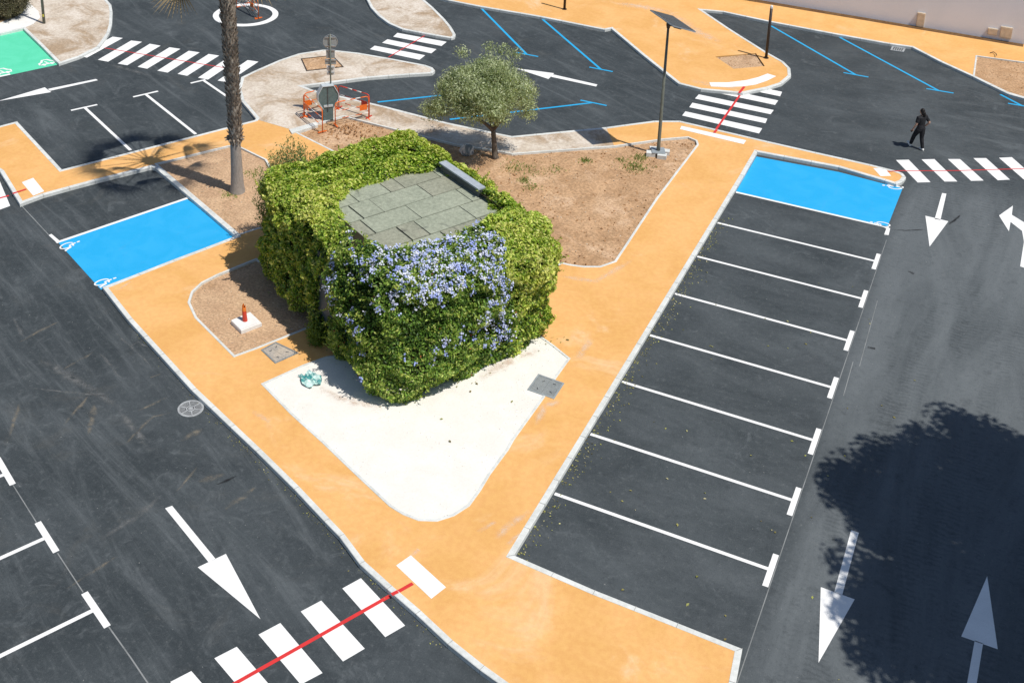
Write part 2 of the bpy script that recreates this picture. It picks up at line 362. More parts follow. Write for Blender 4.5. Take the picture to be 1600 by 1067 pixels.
soil_main = [(-16.742,-3.525),(-16.167,-2.607),(-15.604,-1.475),(-14.446,-1.526),(-12.247,-1.587),(-10.419,-1.614),(-8.782,-1.345),(-8.264,-1.309),(-6.668,-0.066),(-5.045,1.198),(-3.548,2.722),(-2.754,3.352),(-2.405,3.218),(-2.265,2.909),(-2.339,-2.042),(-2.247,-6.092),(-2.233,-6.759),(-2.547,-7.280),(-3.003,-7.524),(-3.446,-7.631),(-3.727,-7.649)]+[(-4.6,-10.2),(-6,-12.3),(-8.2,-11.3),(-9.6,-9.2)]+[(-13.973,-4.426)]
soil_palm = [(-19.486,-8.362),(-18.048,-5.911),(-17.675,-5.770),(-16.196,-6.182),(-14.267,-7.972),(-13.202,-9.964),(-13.600,-10.518),(-13.880,-11.076)]
soil_mark = [(-12.461,-12.164),(-12.980,-13.476),(-13.135,-14.060),(-13.088,-14.605),(-12.830,-15.102),(-12.147,-15.658),(-10.067,-16.666),(-9.751,-16.083),(-9.054,-14.640),(-8.814,-14.143)]+[(-7.8,-14.2),(-9.4,-12.6)]
white_bed = [(-8.589,-17.367),(-8.068,-16.178),(-7.719,-15.555)]+[(-6.6,-14.6),(-4.4,-12.6)]+[(-2.786,-11.776),(-2.288,-12.010),(-1.652,-12.367),(-1.673,-13.380),(-1.632,-14.314),(-1.666,-16.259),(-1.642,-16.720),(-1.668,-17.753),(-1.637,-18.377),(-1.653,-18.957),(-1.825,-19.409),(-2.086,-19.736),(-2.458,-19.907),(-2.857,-19.902),(-3.251,-19.819),(-4.255,-19.370),(-5.882,-18.621),(-7.237,-18.038)]
def edging(name, poly, wd=.075, z=.129, parent=None):
    l = densify(ccw(poly), .8); mb = MB(); ring_mesh(mb, inset(l, -wd), l, .0, z, .008, .003)
    return mb.build(name, M['kerb'], parent, kind='structure')
def island(outer, fill, holes=(), wd=.14, name='pavement'):
    l = densify(ccw(outer), .9); inn = inset(l, wd)
    mb = MB(); ring_mesh(mb, l, inn, -.05, ZK); mb.build('kerb', M['kerb'], kind='structure')
    jm = MB()
    for a_, b_ in zip(l, inn):
        o_ = Vector(a_); d_ = Vector(b_)-o_
        if d_.length > wd*1.6: continue
        d_.normalize(); t_ = Vector((-d_.y,d_.x))*.006; o_ = o_-d_*.005; e_ = o_+d_*(wd+.004)
        jm.add([(o_.x-t_.x,o_.y-t_.y,0),(o_.x+t_.x,o_.y+t_.y,0),(o_.x+t_.x,o_.y+t_.y,ZK+.004),(o_.x-t_.x,o_.y-t_.y,ZK+.004),(e_.x+t_.x,e_.y+t_.y,ZK+.004),(e_.x-t_.x,e_.y-t_.y,ZK+.004)], [(0,1,2,3),(3,2,4,5)])
    jm.build('kerb_joints', M['joint'], kind='structure')
    MB().prism(inset(l, wd*.6), -.05, ZP, [inset(ccw(h), -.05) for h in holes]).build(name, fill, kind='structure')
island(main_outer, M['orange'], (soil_main, soil_palm, soil_mark, white_bed), name='orange_pavement')
for b in (soil_main, soil_palm, soil_mark, white_bed): edging('bed_edging', b)
terrain('soil_bed', soil_main, .045, .042, .12, M['soil'], kind='structure')
terrain('soil_bed', soil_palm, .06, .022, .13, M['soil_dark'], kind='structure')
terrain('soil_bed', soil_mark, .06, .020, .12, M['soil_dark'], kind='structure')
terrain('white_gravel_bed', white_bed, .112, .006, .2, M['white_gravel'], kind='structure')
# pale concrete footway and its island, over the same slab
conc = [(-16.742,-3.525),(-18.488,-3.406),(-20.068,-2.221),(-20.871,-1.318),(-21.508,-0.186),(-21.403,0.764),(-21.157,2.245),(-20.824,3.298),(-20.113,4.227),(-19.565,4.444),(-18.519,4.672),(-17.031,4.802),(-15.192,4.884),(-14.784,4.775),(-14.519,4.507),(-14.511,4.182),(-15.300,3.581),(-16.707,2.397),(-18.657,0.292),(-17.979,0.129),(-16.914,0.187),(-14.668,0.175),(-11.645,0.012),(-9.431,0.088),(-8.894,0.119),(-5.920,2.680),(-5.045,1.198),(-6.668,-0.066),(-8.264,-1.309),(-8.782,-1.345),(-10.419,-1.614),(-12.247,-1.587),(-14.446,-1.526),(-15.604,-1.475),(-16.167,-2.607)]
MB().prism(conc, None, ZC).build('concrete_footway', M['concrete'], kind='structure')
MB().prism([(-16.787,-3.639),(-16.241,-2.536),(-16.016,-2.751),(-16.509,-3.881)], .05, .17).build('kerb_stone', M['kerb'], kind='structure')
# ---- islands at the top -------------------------------------------
isl_a = [(-34.578,6.051),(-33.076,4.651),(-32.384,4.177),(-31.661,3.426),(-30.579,2.115),(-29.899,1.143),(-29.424,0.197),(-29.124,-0.450),(-29.089,-1.747),(-29.331,-2.815),(-31.588,-1.558),(-33.781,-0.367),(-34.221,-1.376),(-35.839,-4.380),(-46.903,3.910)]
island(isl_a, M['concrete'], name='concrete_island')
MB().prism([(-36.085,-4.517),(-34.272,-1.404),(-33.807,-0.381),(-33.791,0.308),(-34.119,1.119),(-34.830,1.741),(-35.963,2.366),(-36.804,2.757),(-44.059,1.822)], None, ZC).build('white_paving', M['paving_white'], kind='structure')
isl_b = [(-24.201,14.373),(-22.660,12.134),(-21.771,11.056),(-21.036,10.166),(-20.116,9.318),(-19.163,8.635),(-18.228,8.272),(-17.194,8.271),(-16.460,8.300),(-15.654,8.373),(-15.569,8.610),(-15.690,8.923),(-16.329,9.732),(-17.069,10.521),(-18.310,11.706),(-19.228,12.497),(-20.585,14.013),(-22.071,16.220)]
island(isl_b, M['concrete'], name='concrete_island')
plaza = [(-23.984,14.002),(-18.135,13.005),(-16.309,12.945),(-13.067,13.085),(-9.692,12.967),(-9.481,13.283),(-7.028,10.729),(-4.654,8.359),(-3.622,8.223),(-1.939,8.690),(-1.098,9.776),(-0.669,10.566),(-0.510,11.626),(-0.728,12.505),(-1.152,13.127),(-2.166,13.978),(-4.437,16.116),(-6.345,18.037),(-5.331,18.288),(-3.019,18.023),(0.101,17.876),(2.775,17.844),(3.775,17.937),(5.199,16.663),(6.672,15.528),(8.211,14.222),(8.857,14.042),(11.823,13.753)]+[(14,17.5),(14,26),(-40,34)]
tree_pit = [(-4.013,12.233),(-2.554,13.492),(-1.867,12.212),(-2.963,11.263)]; soil_right = [(6.622,18.252),(8.607,18.473),(11.779,18.695),(11.820,14.040),(8.898,14.217),(8.196,14.447),(6.741,15.649)]
island(plaza, M['orange'], (tree_pit, soil_right), name='orange_plaza')
terrain('tree_pit_soil', tree_pit, .075, .015, .11, M['soil_dark'], kind='structure')
terrain('soil_bed', soil_right, .07, .03, .14, M['soil'], kind='structure'); edging('bed_edging', soil_right)
pit2 = [(-20.328,2.792),(-19.355,3.767),(-18.299,2.904),(-19.417,1.786)]
terrain('tree_pit_soil', pit2, .128, .018, .11, M['soil'], kind='structure')
mb = MB(); l2 = ccw(pit2); ring_mesh(mb, inset(l2,-.045), l2, .1, .145, .004, .001); mb.build('pit_frame', M['dark_metal'], kind='structure')
# mini roundabout
rc = (-25.972,6.490); ra = .5*math.dist((-27.408,5.784), (-24.636,7.347))
circ = lambda r, n=48: [(rc[0]+r*math.cos(2*math.pi*i/n), rc[1]+r*math.sin(2*math.pi*i/n)) for i in range(n)]
mb = MB(); ring_mesh(mb, circ(ra), circ(ra*.82), 0, .03, .01, .004); mb.build('roundabout_ring', M['white_paint'], kind='structure')

# =================================================================== ROAD MARKINGS
ZM = .004
def paint(name, polys, mat, z=ZM, parent=None, **k):
    mb = MB()
    for q in polys: mb.prism(q, None, z)
    return mb.build(name, mat, parent, **k)
def line_part(name, path, wd, mat, z, parent=None, **k): return strip(MB(), path, wd, z).build(name, mat, parent, **k)
def zebra(label, stripes, red, patch=None):
    """red: list of (path, z, width)"""
    t = thing('zebra_crossing', label, 'pedestrian crossing', group='zebra crossings')
    for q in stripes: paint('stripe', [q], M['white_paint'], ZM, t)
    for path, z, wd in red: line_part('red_line', path, wd, M['red_paint'], z, t)
    if patch: paint('landing_patch', [patch], M['white_paint'], ZP+.004, t)
    return t
zebra('zebra crossing nearest the camera, its red line ending at a white patch on orange paving',
  [[(-3.030,-22.474),(-2.815,-22.028),(-1.308,-22.736),(-1.536,-23.198)], [(-3.495,-23.445),(-3.262,-22.983),(-1.772,-23.657),(-2.009,-24.145)], [(-3.952,-24.379),(-3.714,-23.910),(-2.234,-24.583),(-2.478,-25.024)], [(-4.415,-25.304),(-4.176,-24.850),(-2.696,-25.463),(-2.933,-25.903)], [(-4.858,-26.189),(-4.642,-25.779),(-3.144,-26.340),(-3.390,-26.756)], [(-5.309,-27.101),(-5.090,-26.686),(-3.614,-27.186),(-3.829,-27.574)]],
  [([(-1.940,-22.071),(-2.922,-24.087),(-3.654,-25.582),(-4.391,-27.099)],.008,.09), ([(-1.834,-22.091),(-1.915,-22.235)],ZK+.006,.09), ([(-1.658,-21.731),(-1.842,-22.105)],ZP+.004,.09)], [(-2.238,-21.441),(-2.089,-21.015),(-0.953,-21.488),(-1.093,-21.928)])
zebra('zebra crossing cut by the left picture edge beside the orange corner',
  [[(-24.415,-11.902),(-24.314,-11.507),(-22.060,-13.103),(-22.218,-13.598)], [(-24.387,-12.775),(-24.288,-12.392),(-22.070,-13.920),(-22.225,-14.400)]], [([(-23.171,-13.654),(-22.636,-12.579)],.008,.09), ([(-22.449,-12.571),(-22.277,-12.102)],ZK+.006,.09)], [(-22.795,-11.784),(-22.682,-11.334),(-21.626,-11.910),(-21.725,-12.337)])
Q = lambda s: s
zebra('eight striped zebra crossing behind the palm trunk with a thin red line',
  [[(-29.655,1.068),(-29.136,1.171),(-28.949,-1.463),(-29.424,-1.511)], [(-28.591,1.104),(-28.053,1.221),(-27.811,-1.385),(-28.353,-1.431)], [(-27.593,1.203),(-27.010,1.256),(-26.810,-1.292),(-27.297,-1.352)], [(-26.531,1.298),(-25.979,1.382),(-25.796,-1.186),(-26.301,-1.218)], [(-25.507,1.378),(-24.961,1.461),(-24.748,-1.097),(-25.271,-1.141)], [(-24.493,1.501),(-23.965,1.576),(-23.793,-0.972),(-24.285,-1.002)], [(-23.490,1.623),(-22.959,1.660),(-22.758,-0.878),(-23.256,-0.915)], [(-22.545,1.761),(-22.016,1.842),(-21.852,-0.693),(-22.337,-0.764)]],
  [([(-29.053,-0.201),(-22.158,0.629)],.008,.055)])
zebra('three striped zebra crossing left of the olive crown, between two pale islands',
  [[(-18.319,7.995),(-15.752,8.105),(-15.725,7.519),(-18.250,7.459)], [(-18.326,7.038),(-15.752,7.049),(-15.725,6.481),(-18.329,6.524)], [(-18.449,6.042),(-15.860,6.140),(-15.840,5.539),(-18.425,5.556)]], [([(-16.991,8.740),(-17.210,5.124)],.008,.055)])
zebra('zebra crossing between the orange plaza tip and the solar lamp island, with a red line',
  [[(-3.808,10.035),(-0.517,9.940),(-0.483,9.420),(-3.745,9.500)], [(-3.702,9.043),(-0.457,8.941),(-0.472,8.411),(-3.714,8.484)], [(-3.610,7.922),(-0.400,7.864),(-0.423,7.383),(-3.632,7.415)], [(-3.606,6.942),(-0.437,6.878),(-0.405,6.407),(-3.595,6.432)], [(-3.617,5.948),(-0.406,5.858),(-0.406,5.319),(-3.615,5.485)]],
  [([(-2.036,8.792),(-2.023,4.566)],.008,.09), ([(-2.037,9.413),(-2.059,8.623)],ZK+.006,.11), ([(-1.938,4.595),(-1.949,4.255)],ZK+.006,.1)], [(-3.286,4.262),(-0.656,4.208),(-0.660,3.819),(-3.255,3.940)])
paint('curved_edge_band', [[(-3.503,9.156),(-2.788,9.552),(-2.155,10.176),(-1.768,10.764),(-1.490,11.387),(-1.078,11.269),(-1.324,10.556),(-1.662,9.881),(-2.119,9.407),(-2.700,9.014),(-3.318,8.743)]], M['white_paint'], ZP+.004,
  label='curved white band painted along the tip of the orange plaza', cat='road marking')
zebra('slanted zebra crossing at the right edge in front of the walking person',
  [[(4.822,5.520),(5.256,5.788),(6.232,4.246),(5.812,3.989)], [(5.692,6.056),(6.128,6.325),(7.117,4.784),(6.692,4.553)], [(6.590,6.577),(7.009,6.805),(7.982,5.340),(7.569,5.087)], [(7.464,7.146),(7.906,7.388),(8.852,5.899),(8.450,5.623)], [(8.346,7.659),(8.786,7.961),(9.749,6.416),(9.322,6.155)], [(9.230,8.203),(9.672,8.476),(10.606,6.940),(10.177,6.678)]],
  [([(5.257,4.733),(7.110,5.772),(9.268,7.125),(10.573,7.956)],.008,.05), ([(4.706,4.110),(5.293,4.518)],ZK+.006,.05)], [(4.178,4.148),(4.561,4.386),(4.874,3.823),(4.528,3.606)])
def arrow(label, *polys): return paint('direction_arrow', polys, M['white_paint'], ZM, label=label, cat='road arrow', group='white direction arrows')
arrow('long white arrow pointing down the left road beside the near zebra crossing', [(-8.065,-22.309),(-7.970,-22.163),(-6.032,-23.063),(-6.115,-23.215)], [(-6.239,-23.452),(-5.918,-22.828),(-4.150,-24.020)])
arrow('white arrow in the top left lane pointing left past the green bay', [(-28.005,-4.915),(-26.971,-3.135),(-26.807,-3.202),(-27.795,-5.027)], [(-28.902,-6.827),(-28.240,-4.853),(-27.656,-5.101)])
arrow('white arrow behind the olive crown pointing left between blue bay lines', [(-9.913,6.910),(-7.796,6.808),(-7.767,6.571),(-9.887,6.622)], [(-11.662,6.754),(-9.912,7.059),(-9.891,6.335)])
arrow('white arrow pointing toward the camera just below the right zebra crossing', [(6.713,3.552),(6.860,3.577),(6.893,1.426),(6.705,1.401)], [(6.386,1.484),(7.150,1.463),(6.779,-0.661)])
arrow('white bent arrow turning left, cut by the right picture edge', [(8.702,2.762),(9.091,3.774),(9.103,3.030),(9.607,2.588),(10.004,2.009),(10.121,1.208),(10.035,-0.658),(9.587,-0.568),(9.602,1.213),(9.498,1.981),(9.098,2.465),(9.094,1.730)])
arrow('large white arrow pointing at the camera at the left edge of the tree shadow', [(6.747,-15.363),(6.925,-15.364),(6.922,-17.505),(6.747,-17.503)], [(6.450,-17.491),(7.191,-17.498),(6.813,-19.603)])
arrow('white arrow pointing away, lying wholly in the tree shadow', [(9.685,-17.462),(9.852,-17.469),(9.799,-19.693),(9.613,-19.757)], [(9.769,-15.400),(10.146,-17.486),(9.416,-17.487)])
def bayline(label, stem, bar, mat, ws, wb, group):
    """T shaped bay line"""
    mb = MB(); strip(mb, stem, ws, ZM); strip(mb, bar, wb, ZM+.001)
    return mb.build('bay_line', mat, label=label, cat='parking line', group=group)
ticks = [[(5.329,-1.974),(5.351,-3.039)], [(5.320,-4.462),(5.368,-5.528)], [(5.321,-6.931),(5.348,-8.040)], [(5.338,-9.479),(5.347,-10.521)], [(5.335,-11.966),(5.352,-13.093)], [(5.335,-14.484),(5.337,-15.553)], [(5.291,-16.971),(5.337,-18.050)]]
ords = ['first','second','third','fourth','fifth','sixth','seventh']
for i, tk in enumerate(ticks):
    y = -2.5*(i+1); ya, yb = tk[0][1], tk[1][1]
    bayline(f'white T shaped bay line in the right row, {ords[i]} below the blue bay', [(.03,y),(5.28,y)], [(5.33,ya),(5.33,yb)], M['white_paint'], .10, .135, 'white bay lines in the right row')
line_part('chalk_line', [(5.42,-.9),(5.42,-21.5)], .022, M['chalk'], .003, kind='structure')
line_part('chalk_line', [(5.737,-4.892),(5.817,-8.622)], .02, M['chalk'], .003, kind='structure'); line_part('chalk_line', [(5.616,-8.490),(5.654,-10.217)], .02, M['chalk'], .003, kind='structure')
for lab, st, br in (('white bay line at the left edge nearest the manhole grate', [(-12.836,-24.073),(-12.290,-23.200)], [(-12.889,-22.855),(-11.858,-23.383)]),
                    ('middle white T shaped bay line at the left edge', [(-10.856,-26.326),(-9.915,-24.380)], [(-10.411,-24.062),(-9.375,-24.567)]),
                    ('white T shaped bay line nearest the camera at the lower left edge', [(-8.826,-28.229),(-7.483,-25.480)], [(-7.983,-25.199),(-6.914,-25.690)])):
    bayline(lab, st, br, M['white_paint'], .105, .15, 'white bay lines at the left edge')
line_part('chalk_line', [(-11.858,-23.383),(-10.437,-24.076)], .025, M['chalk'], .003, kind='structure'); line_part('chalk_line', [(-9.321,-24.583),(-8.020,-25.198)], .025, M['chalk'], .003, kind='structure')
line_part('chalk_line', [(-6.890,-25.677),(-5.939,-26.095),(-5.010,-26.526)], .03, M['chalk'], .003, kind='structure'); line_part('chalk_line', [(-21.765,-12.892),(-19.523,-13.954)], .03, M['chalk'], .003, kind='structure')
for lab, st, br in (('white T shaped bay line nearest the orange corner, upper left bays', [(-25.356,-5.630),(-21.244,-7.755)], [(-25.681,-6.093),(-25.139,-5.151)]),
                    ('middle white T shaped bay line of the upper left bays', [(-24.074,-3.385),(-19.936,-5.451)], [(-24.367,-3.846),(-23.843,-2.879)]),
                    ('white bay line running behind the palm trunk', [(-22.883,-1.027),(-20.942,-1.954)], [(-23.170,-1.541),(-22.853,-0.931)])):
    bayline(lab, st, br, M['white_paint'], .12, .12, 'white bay lines of the upper left row')
for lab, st, br in (('slanted blue bay line above the olive crown', [(-16.393,13.168),(-11.883,8.536)], [(-12.360,8.493),(-11.287,8.514)]),
                    ('slanted blue bay line between olive and lamp panel, upper row', [(-13.027,13.166),(-8.246,8.485)], [(-8.790,8.478),(-7.694,8.499)]),
                    ('blue bay line passing behind the olive crown from its left', [(-15.218,0.612),(-10.589,4.993)], [(-11.036,4.982),(-10.095,4.955)]),
                    ('blue bay line just behind the olive trunk', [(-11.824,0.550),(-7.331,4.888)], [(-7.851,4.899),(-6.688,4.911)]),
                    ('slanted blue bay line starting at the bollard with the white cap', [(-2.797,17.799),(1.987,13.457)], [(1.444,13.448),(2.525,13.466)]),
                    ('slanted blue bay line below the tall beige wall box', [(0.493,17.866),(5.512,13.391)], [(4.985,13.375),(6.097,13.441)]),
                    ('short blue bay line below the right soil bed', [(7.916,14.291),(8.848,13.437)], [(8.283,13.424),(9.208,13.486)])):
    bayline(lab, st, br, M['blue_line'], .11, .10, 'blue bay lines of the upper rows')
# accessible bays: blue paint, white borders, wheelchair emblems
def emblem(parent, o, hd, sd_, z):
    """wheelchair emblem; o: wheel side corner, hd: vector up to the head, sd_: vector to the side"""
    o, hd, sd_ = Vector(o), Vector(hd), Vector(sd_); T = lambda a, b: tuple(o+sd_*a+hd*b)
    mb = MB(); wl = .075*hd.length
    strip(mb, [T(.34+.34*math.cos(t), .34+.34*math.sin(t)) for t in [R(100)+R(290)*k/22 for k in range(23)]], wl, z)
    strip(mb, [T(.40,.80),T(.44,.46),T(.74,.46),T(.92,.12),T(1.04,.16)], wl*1.25, z+.0008)
    strip(mb, [T(.42,.64),T(.70,.62)], wl, z+.0012)
    mb.prism([T(.40+.09*math.cos(R(a)), .95+.09*math.sin(R(a))) for a in range(0,360,30)], None, z+.0016)
    mb.build('wheelchair_symbol', M['white_paint'], parent)
t = thing('accessible_bay', 'blue accessible parking bay beside the palm, two wheelchair emblems at its left end', 'parking bay', group='blue accessible bays')
paint('painted_surface', [[(-18.899,-14.179),(-17.026,-9.804),(-13.981,-11.014),(-15.766,-15.500),(-15.767,-15.704)]], M['blue_paint'], ZM, t)
line_part('border_line', [(-18.939,-14.224),(-17.035,-9.755)], .12, M['white_paint'], ZM+.004, t); line_part('border_line', [(-15.787,-15.593),(-13.951,-11.093)], .09, M['white_paint'], ZM+.004, t)
paint('border_line', [[(-19.493,-13.985),(-19.469,-13.877),(-18.910,-14.092),(-18.930,-14.219)]], M['white_paint'], ZM+.006, t)
for a, b, c in (([(-18.710,-14.354),(-18.489,-13.726)], 0, [(-18.704,-14.212),(-18.324,-14.419)]), ([(-16.243,-15.508),(-15.954,-14.894)], 0, [(-16.230,-15.377),(-15.888,-15.565)])):
    hd = Vector(a[1])-Vector(a[0]); emblem(t, a[0], hd, Vector(c[1])-Vector(c[0]), ZM+.004)
t = thing('accessible_bay', 'blue accessible parking bay at the top of the right row, emblems at its right end', 'parking bay', group='blue accessible bays')
paint('painted_surface', [[(.02,.06)]+[(-0.003,3.226),(3.037,3.436),(4.753,3.272),(5.379,3.330),(5.315,0.072)]+[(5.35,.0)]], M['blue_paint'], ZM, t)
line_part('border_line', [(.03,0),(5.36,0)], .105, M['white_paint'], ZM+.004, t); line_part('border_line', [(4.841,3.292),(5.404,3.315)], .11, M['white_paint'], ZM+.004, t)
paint('border_line', [[(5.299,-0.036),(5.414,-0.024),(5.437,-0.549),(5.294,-0.578)]], M['white_paint'], ZM+.006, t)
for a, c in (([(5.345,3.088),(4.687,2.954)], [(5.311,2.847),(5.316,3.296)]), ([(5.367,0.299),(4.728,0.257)], [(5.266,0.548),(5.281,0.153)])):
    emblem(t, a[0], Vector(a[1])-Vector(a[0]), Vector(c[1])-Vector(c[0]), ZM+.004)
t = thing('charging_bay', 'bright green painted parking bay in the top left corner with two white emblems', 'parking bay')
paint('painted_surface', [[(-33.808,-0.312),(-29.488,-2.698),(-30.672,-4.948),(-32.180,-7.714),(-35.844,-4.394)]], M['green_paint'], ZM, t)
def car_emblem(parent, a, b):
    a, b = Vector(a), Vector(b); d = (b-a); s = Vector((-d.y,d.x)).normalized()*.62; T = lambda u, v: tuple(a+d*u+s*v)
    mb = MB(); out = [T(0,.1),T(.02,.42),T(.22,.55),T(.36,.92),T(.70,.92),T(.86,.55),T(1,.45),T(1,.1)]
    strip(mb, out+[out[0]], .10, ZM+.004)
    for u in (.24,.76): mb.prism([T(u+.11*math.cos(R(k)), .06+.2*math.sin(R(k))) for k in range(0,360,36)], None, ZM+.005)
    strip(mb, [T(.42,.6),T(.54,.38),T(.46,.36),T(.58,.18)], .07, ZM+.006)
    mb.build('car_symbol', M['white_paint'], parent)
car_emblem(t, *[(-30.040,-3.172),(-29.740,-2.585)]); car_emblem(t, *[(-31.015,-4.899),(-30.657,-4.256)])
line_part('border_line', [(-31.096,-5.619),(-30.523,-4.505)], .14, M['white_paint'], ZM+.004, t)
# dust and sand marks on the left road, each with its own shape
for pth, wd, k in (([(-15.997,-18.964),(-15.887,-18.262),(-15.706,-17.614)],.16,'sand'), ([(-13.993,-19.397),(-13.780,-18.205)],.13,'sand'), ([(-17.064,-18.076),(-16.017,-18.691)],.2,'dust'), ([(-13.088,-17.733),(-13.021,-17.311),(-12.565,-17.385)],.16,'dust'), ([(-12.327,-21.138),(-12.560,-19.853)],.16,'sand'), ([(-12.217,-20.041),(-11.467,-21.114)],.26,'sand'), ([(-13.975,-20.970),(-13.224,-22.124)],.18,'sand'),
   ([(-11.483,-19.955),(-10.567,-20.411),(-9.797,-20.792)],.32,'dust'), ([(-10.425,-20.957),(-10.491,-19.729),(-10.143,-19.367)],.16,'sand'), ([(-10.999,-19.760),(-10.653,-18.937)],.14,'sand'), ([(-8.190,-21.735),(-8.267,-20.744)],.12,'sand'), ([(-7.928,-21.192),(-7.522,-20.694)],.3,'sand'), ([(-6.783,-21.710),(-6.547,-20.721)],.22,'sand'), ([(-8.405,-25.297),(-8.047,-24.006)],.13,'sand'), ([(-8.742,-23.743),(-8.492,-22.798),(-8.435,-22.038)],.3,'dust'), ([(-11.620,-18.466),(-11.466,-18.189)],.1,'sand'), ([(-14.959,-19.242),(-13.055,-19.548),(-11.408,-19.916)],.5,'dust'),
   ([(-13.659,-18.210),(-12.281,-18.882)],.14,'dust'), ([(-14.071,-17.185),(-11.821,-18.080)],.1,'dust'), ([(-14.335,-20.385),(-12.768,-19.870),(-11.916,-19.574)],.14,'dust'), ([(-9.260,-20.232),(-9.015,-19.535)],.35,'sand'), ([(-7.485,-21.061),(-7.201,-20.603)],.14,'dark_stain'), ([(5.512,-0.119),(6.495,0.411)],.12,'dark_stain'), ([(7.184,1.180),(7.506,2.167)],.14,'dark_stain'), ([(6.333,-2.644),(6.539,-2.707)],.22,'dark_stain'), ([(5.863,-7.589),(6.091,-7.539)],.2,'dark_stain'),
   ([(-22.342,-10.146),(-20.447,-10.250),(-18.874,-10.217)],.3,'dust'), ([(-27.639,-1.543),(-25.009,-1.727)],.5,'dust'), ([(-25.873,1.620),(-24.971,1.855)],.14,'dust'), ([(-21.122,4.185),(-20.567,4.676)],.3,'dust'), ([(-10.670,12.974),(-9.676,12.942)],.4,'dust'), ([(3.061,13.191),(5.850,13.304),(8.395,13.637)],.06,'dust'), ([(-7.619,8.499),(-5.888,8.636)],.05,'dust'), ([(-11.261,8.528),(-9.007,8.569)],.05,'dust')):
    pp = [Vector(p) for p in densify(pth, .2, False)]
    pp = [p+Vector((random.uniform(-.02,.02), random.uniform(-.02,.02))) for p in pp]; vs = []; al = []; wd *= 1.1
    for i, p in enumerate(pp):
        d = (pp[min(i+1,len(pp)-1)]-pp[max(i-1,0)]).normalized(); nn = Vector((-d.y,d.x)); e = math.sin(math.pi*(i+.25)/(len(pp)-.5)); tw = wd*random.uniform(.6,1.15)*(.5+.5*e)
        for f_ in (-.5,0,.5): vs.append((p.x+nn.x*tw*f_, p.y+nn.y*tw*f_, .0025)); al.append(0 if f_ else min(1,e*1.6))
    me = bpy.data.meshes.new('road_stain'); me.from_pydata(vs, [], [(3*i+c,3*i+c+1,3*i+c+4,3*i+c+3) for i in range(len(pp)-1) for c in (0,1)])
    at = me.attributes.new('soft','FLOAT','POINT'); at.data.foreach_set('value', al); me.materials.append(M[k]); me.update(); link('road_stain', me, None, kind='structure')
for pth, wd, k, z in (([(-0.610,-19.683),(-0.423,-18.889),(-0.158,-18.464)],.28,'scuff',ZP+.0025),([(-0.307,-19.706),(-0.063,-19.075)],.2,'scuff',ZP+.0025),([(-1.071,-19.649),(-0.801,-19.157)],.2,'scuff',ZP+.0025),([(-1.350,-15.519),(-1.429,-14.668),(-1.072,-14.173)],.3,'scuff',ZP+.0025),([(-1.442,-12.256),(-1.364,-11.163)],.3,'scuff',ZP+.0025),
   ([(-7.991,17.215),(-6.078,15.194),(-4.154,13.875)],.9,'scuff',ZP+.0025),([(-4.408,8.975),(-3.409,8.969),(-2.041,9.098)],.5,'scuff',ZP+.0025),([(-10.576,16.843),(-8.931,17.008),(-7.568,16.920)],.8,'scuff',ZP+.0025),([(-2.106,-21.046),(-2.003,-20.771)],.2,'scuff',ZP+.0025),([(-8.238,-18.417),(-7.569,-18.655)],.25,'scuff',ZP+.0025),([(-15.208,-15.698),(-15.131,-15.046)],.12,'scuff',ZP+.0025),([(-3.568,-8.431),(-2.359,-8.205),(-1.719,-6.349)],.3,'scuff',ZP+.0025),
   ([(-3.596,-14.722),(-3.118,-13.417),(-2.506,-12.302)],.5,'pink_dust',.128),([(-7.554,-16.819),(-6.270,-16.922),(-5.009,-16.711)],.4,'pink_dust',.128)):
    pp = densify(pth, .2, False); pp = [Vector(p) for p in pp]; vs = []; al = []
    for i, p in enumerate(pp):
        d = (pp[min(i+1,len(pp)-1)]-pp[max(i-1,0)]).normalized(); nn = Vector((-d.y,d.x)); e = math.sin(math.pi*(i+.2)/(len(pp)-.4)); tw = wd*random.uniform(.8,1.3)
        for f_ in (-.5,0,.5): vs.append((p.x+nn.x*tw*f_, p.y+nn.y*tw*f_, z)); al.append(0 if f_ else min(1,e*1.3))
    me = bpy.data.meshes.new('paving_scuff'); me.from_pydata(vs, [], [(3*i+c,3*i+c+1,3*i+c+4,3*i+c+3) for i in range(len(pp)-1) for c in (0,1)])
    at = me.attributes.new('soft','FLOAT','POINT'); at.data.foreach_set('value', al); me.materials.append(M[k]); me.update(); link('paving_scuff', me, None, kind='structure')
# covers and grates
t = thing('manhole_grate', 'round dusty manhole grate in the left road beside the kerb', 'manhole cover', (*(-9.814,-19.028),0), R(15))
rr = .5*math.dist((-10.115,-19.187), (-9.499,-18.862)); mb = MB(); C2 = lambda r, n=32: [(r*math.cos(2*math.pi*i/n), r*math.sin(2*math.pi*i/n)) for i in range(n)]
MB().prism(C2(rr*.97), None, .003).build('pit', M['iron_dark'], t)
ring_mesh(mb, C2(rr), C2(rr*.86), .002, .018, .004, 0); mb.build('rim', M['castiron'], t)
mb = MB(); ring_mesh(mb, C2(rr*.36,20), C2(rr*.27,20), .002, .016, .003, 0); mb.prism(C2(rr*.2,12), .002, .012); mb.build('hub', M['castiron'], t)
for k in range(6):
    a = k*math.pi/3; sp = MB().box((math.cos(a)*rr*.61, math.sin(a)*rr*.61, .009), (rr*.5,.035,.016), a).build('spoke', M['castiron'], t)
mb = MB()
for k in range(6):
    for q in (.46,.55,.64,.73,.82):
        a0 = k*math.pi/3+R(7)/q*.6; a1 = (k+1)*math.pi/3-R(7)/q*.6
        strip(mb, [(rr*q*math.cos(a0+(a1-a0)*i/5), rr*q*math.sin(a0+(a1-a0)*i/5)) for i in range(6)], .014, .012)
mb.build('grate_bars', M['castiron'], t)
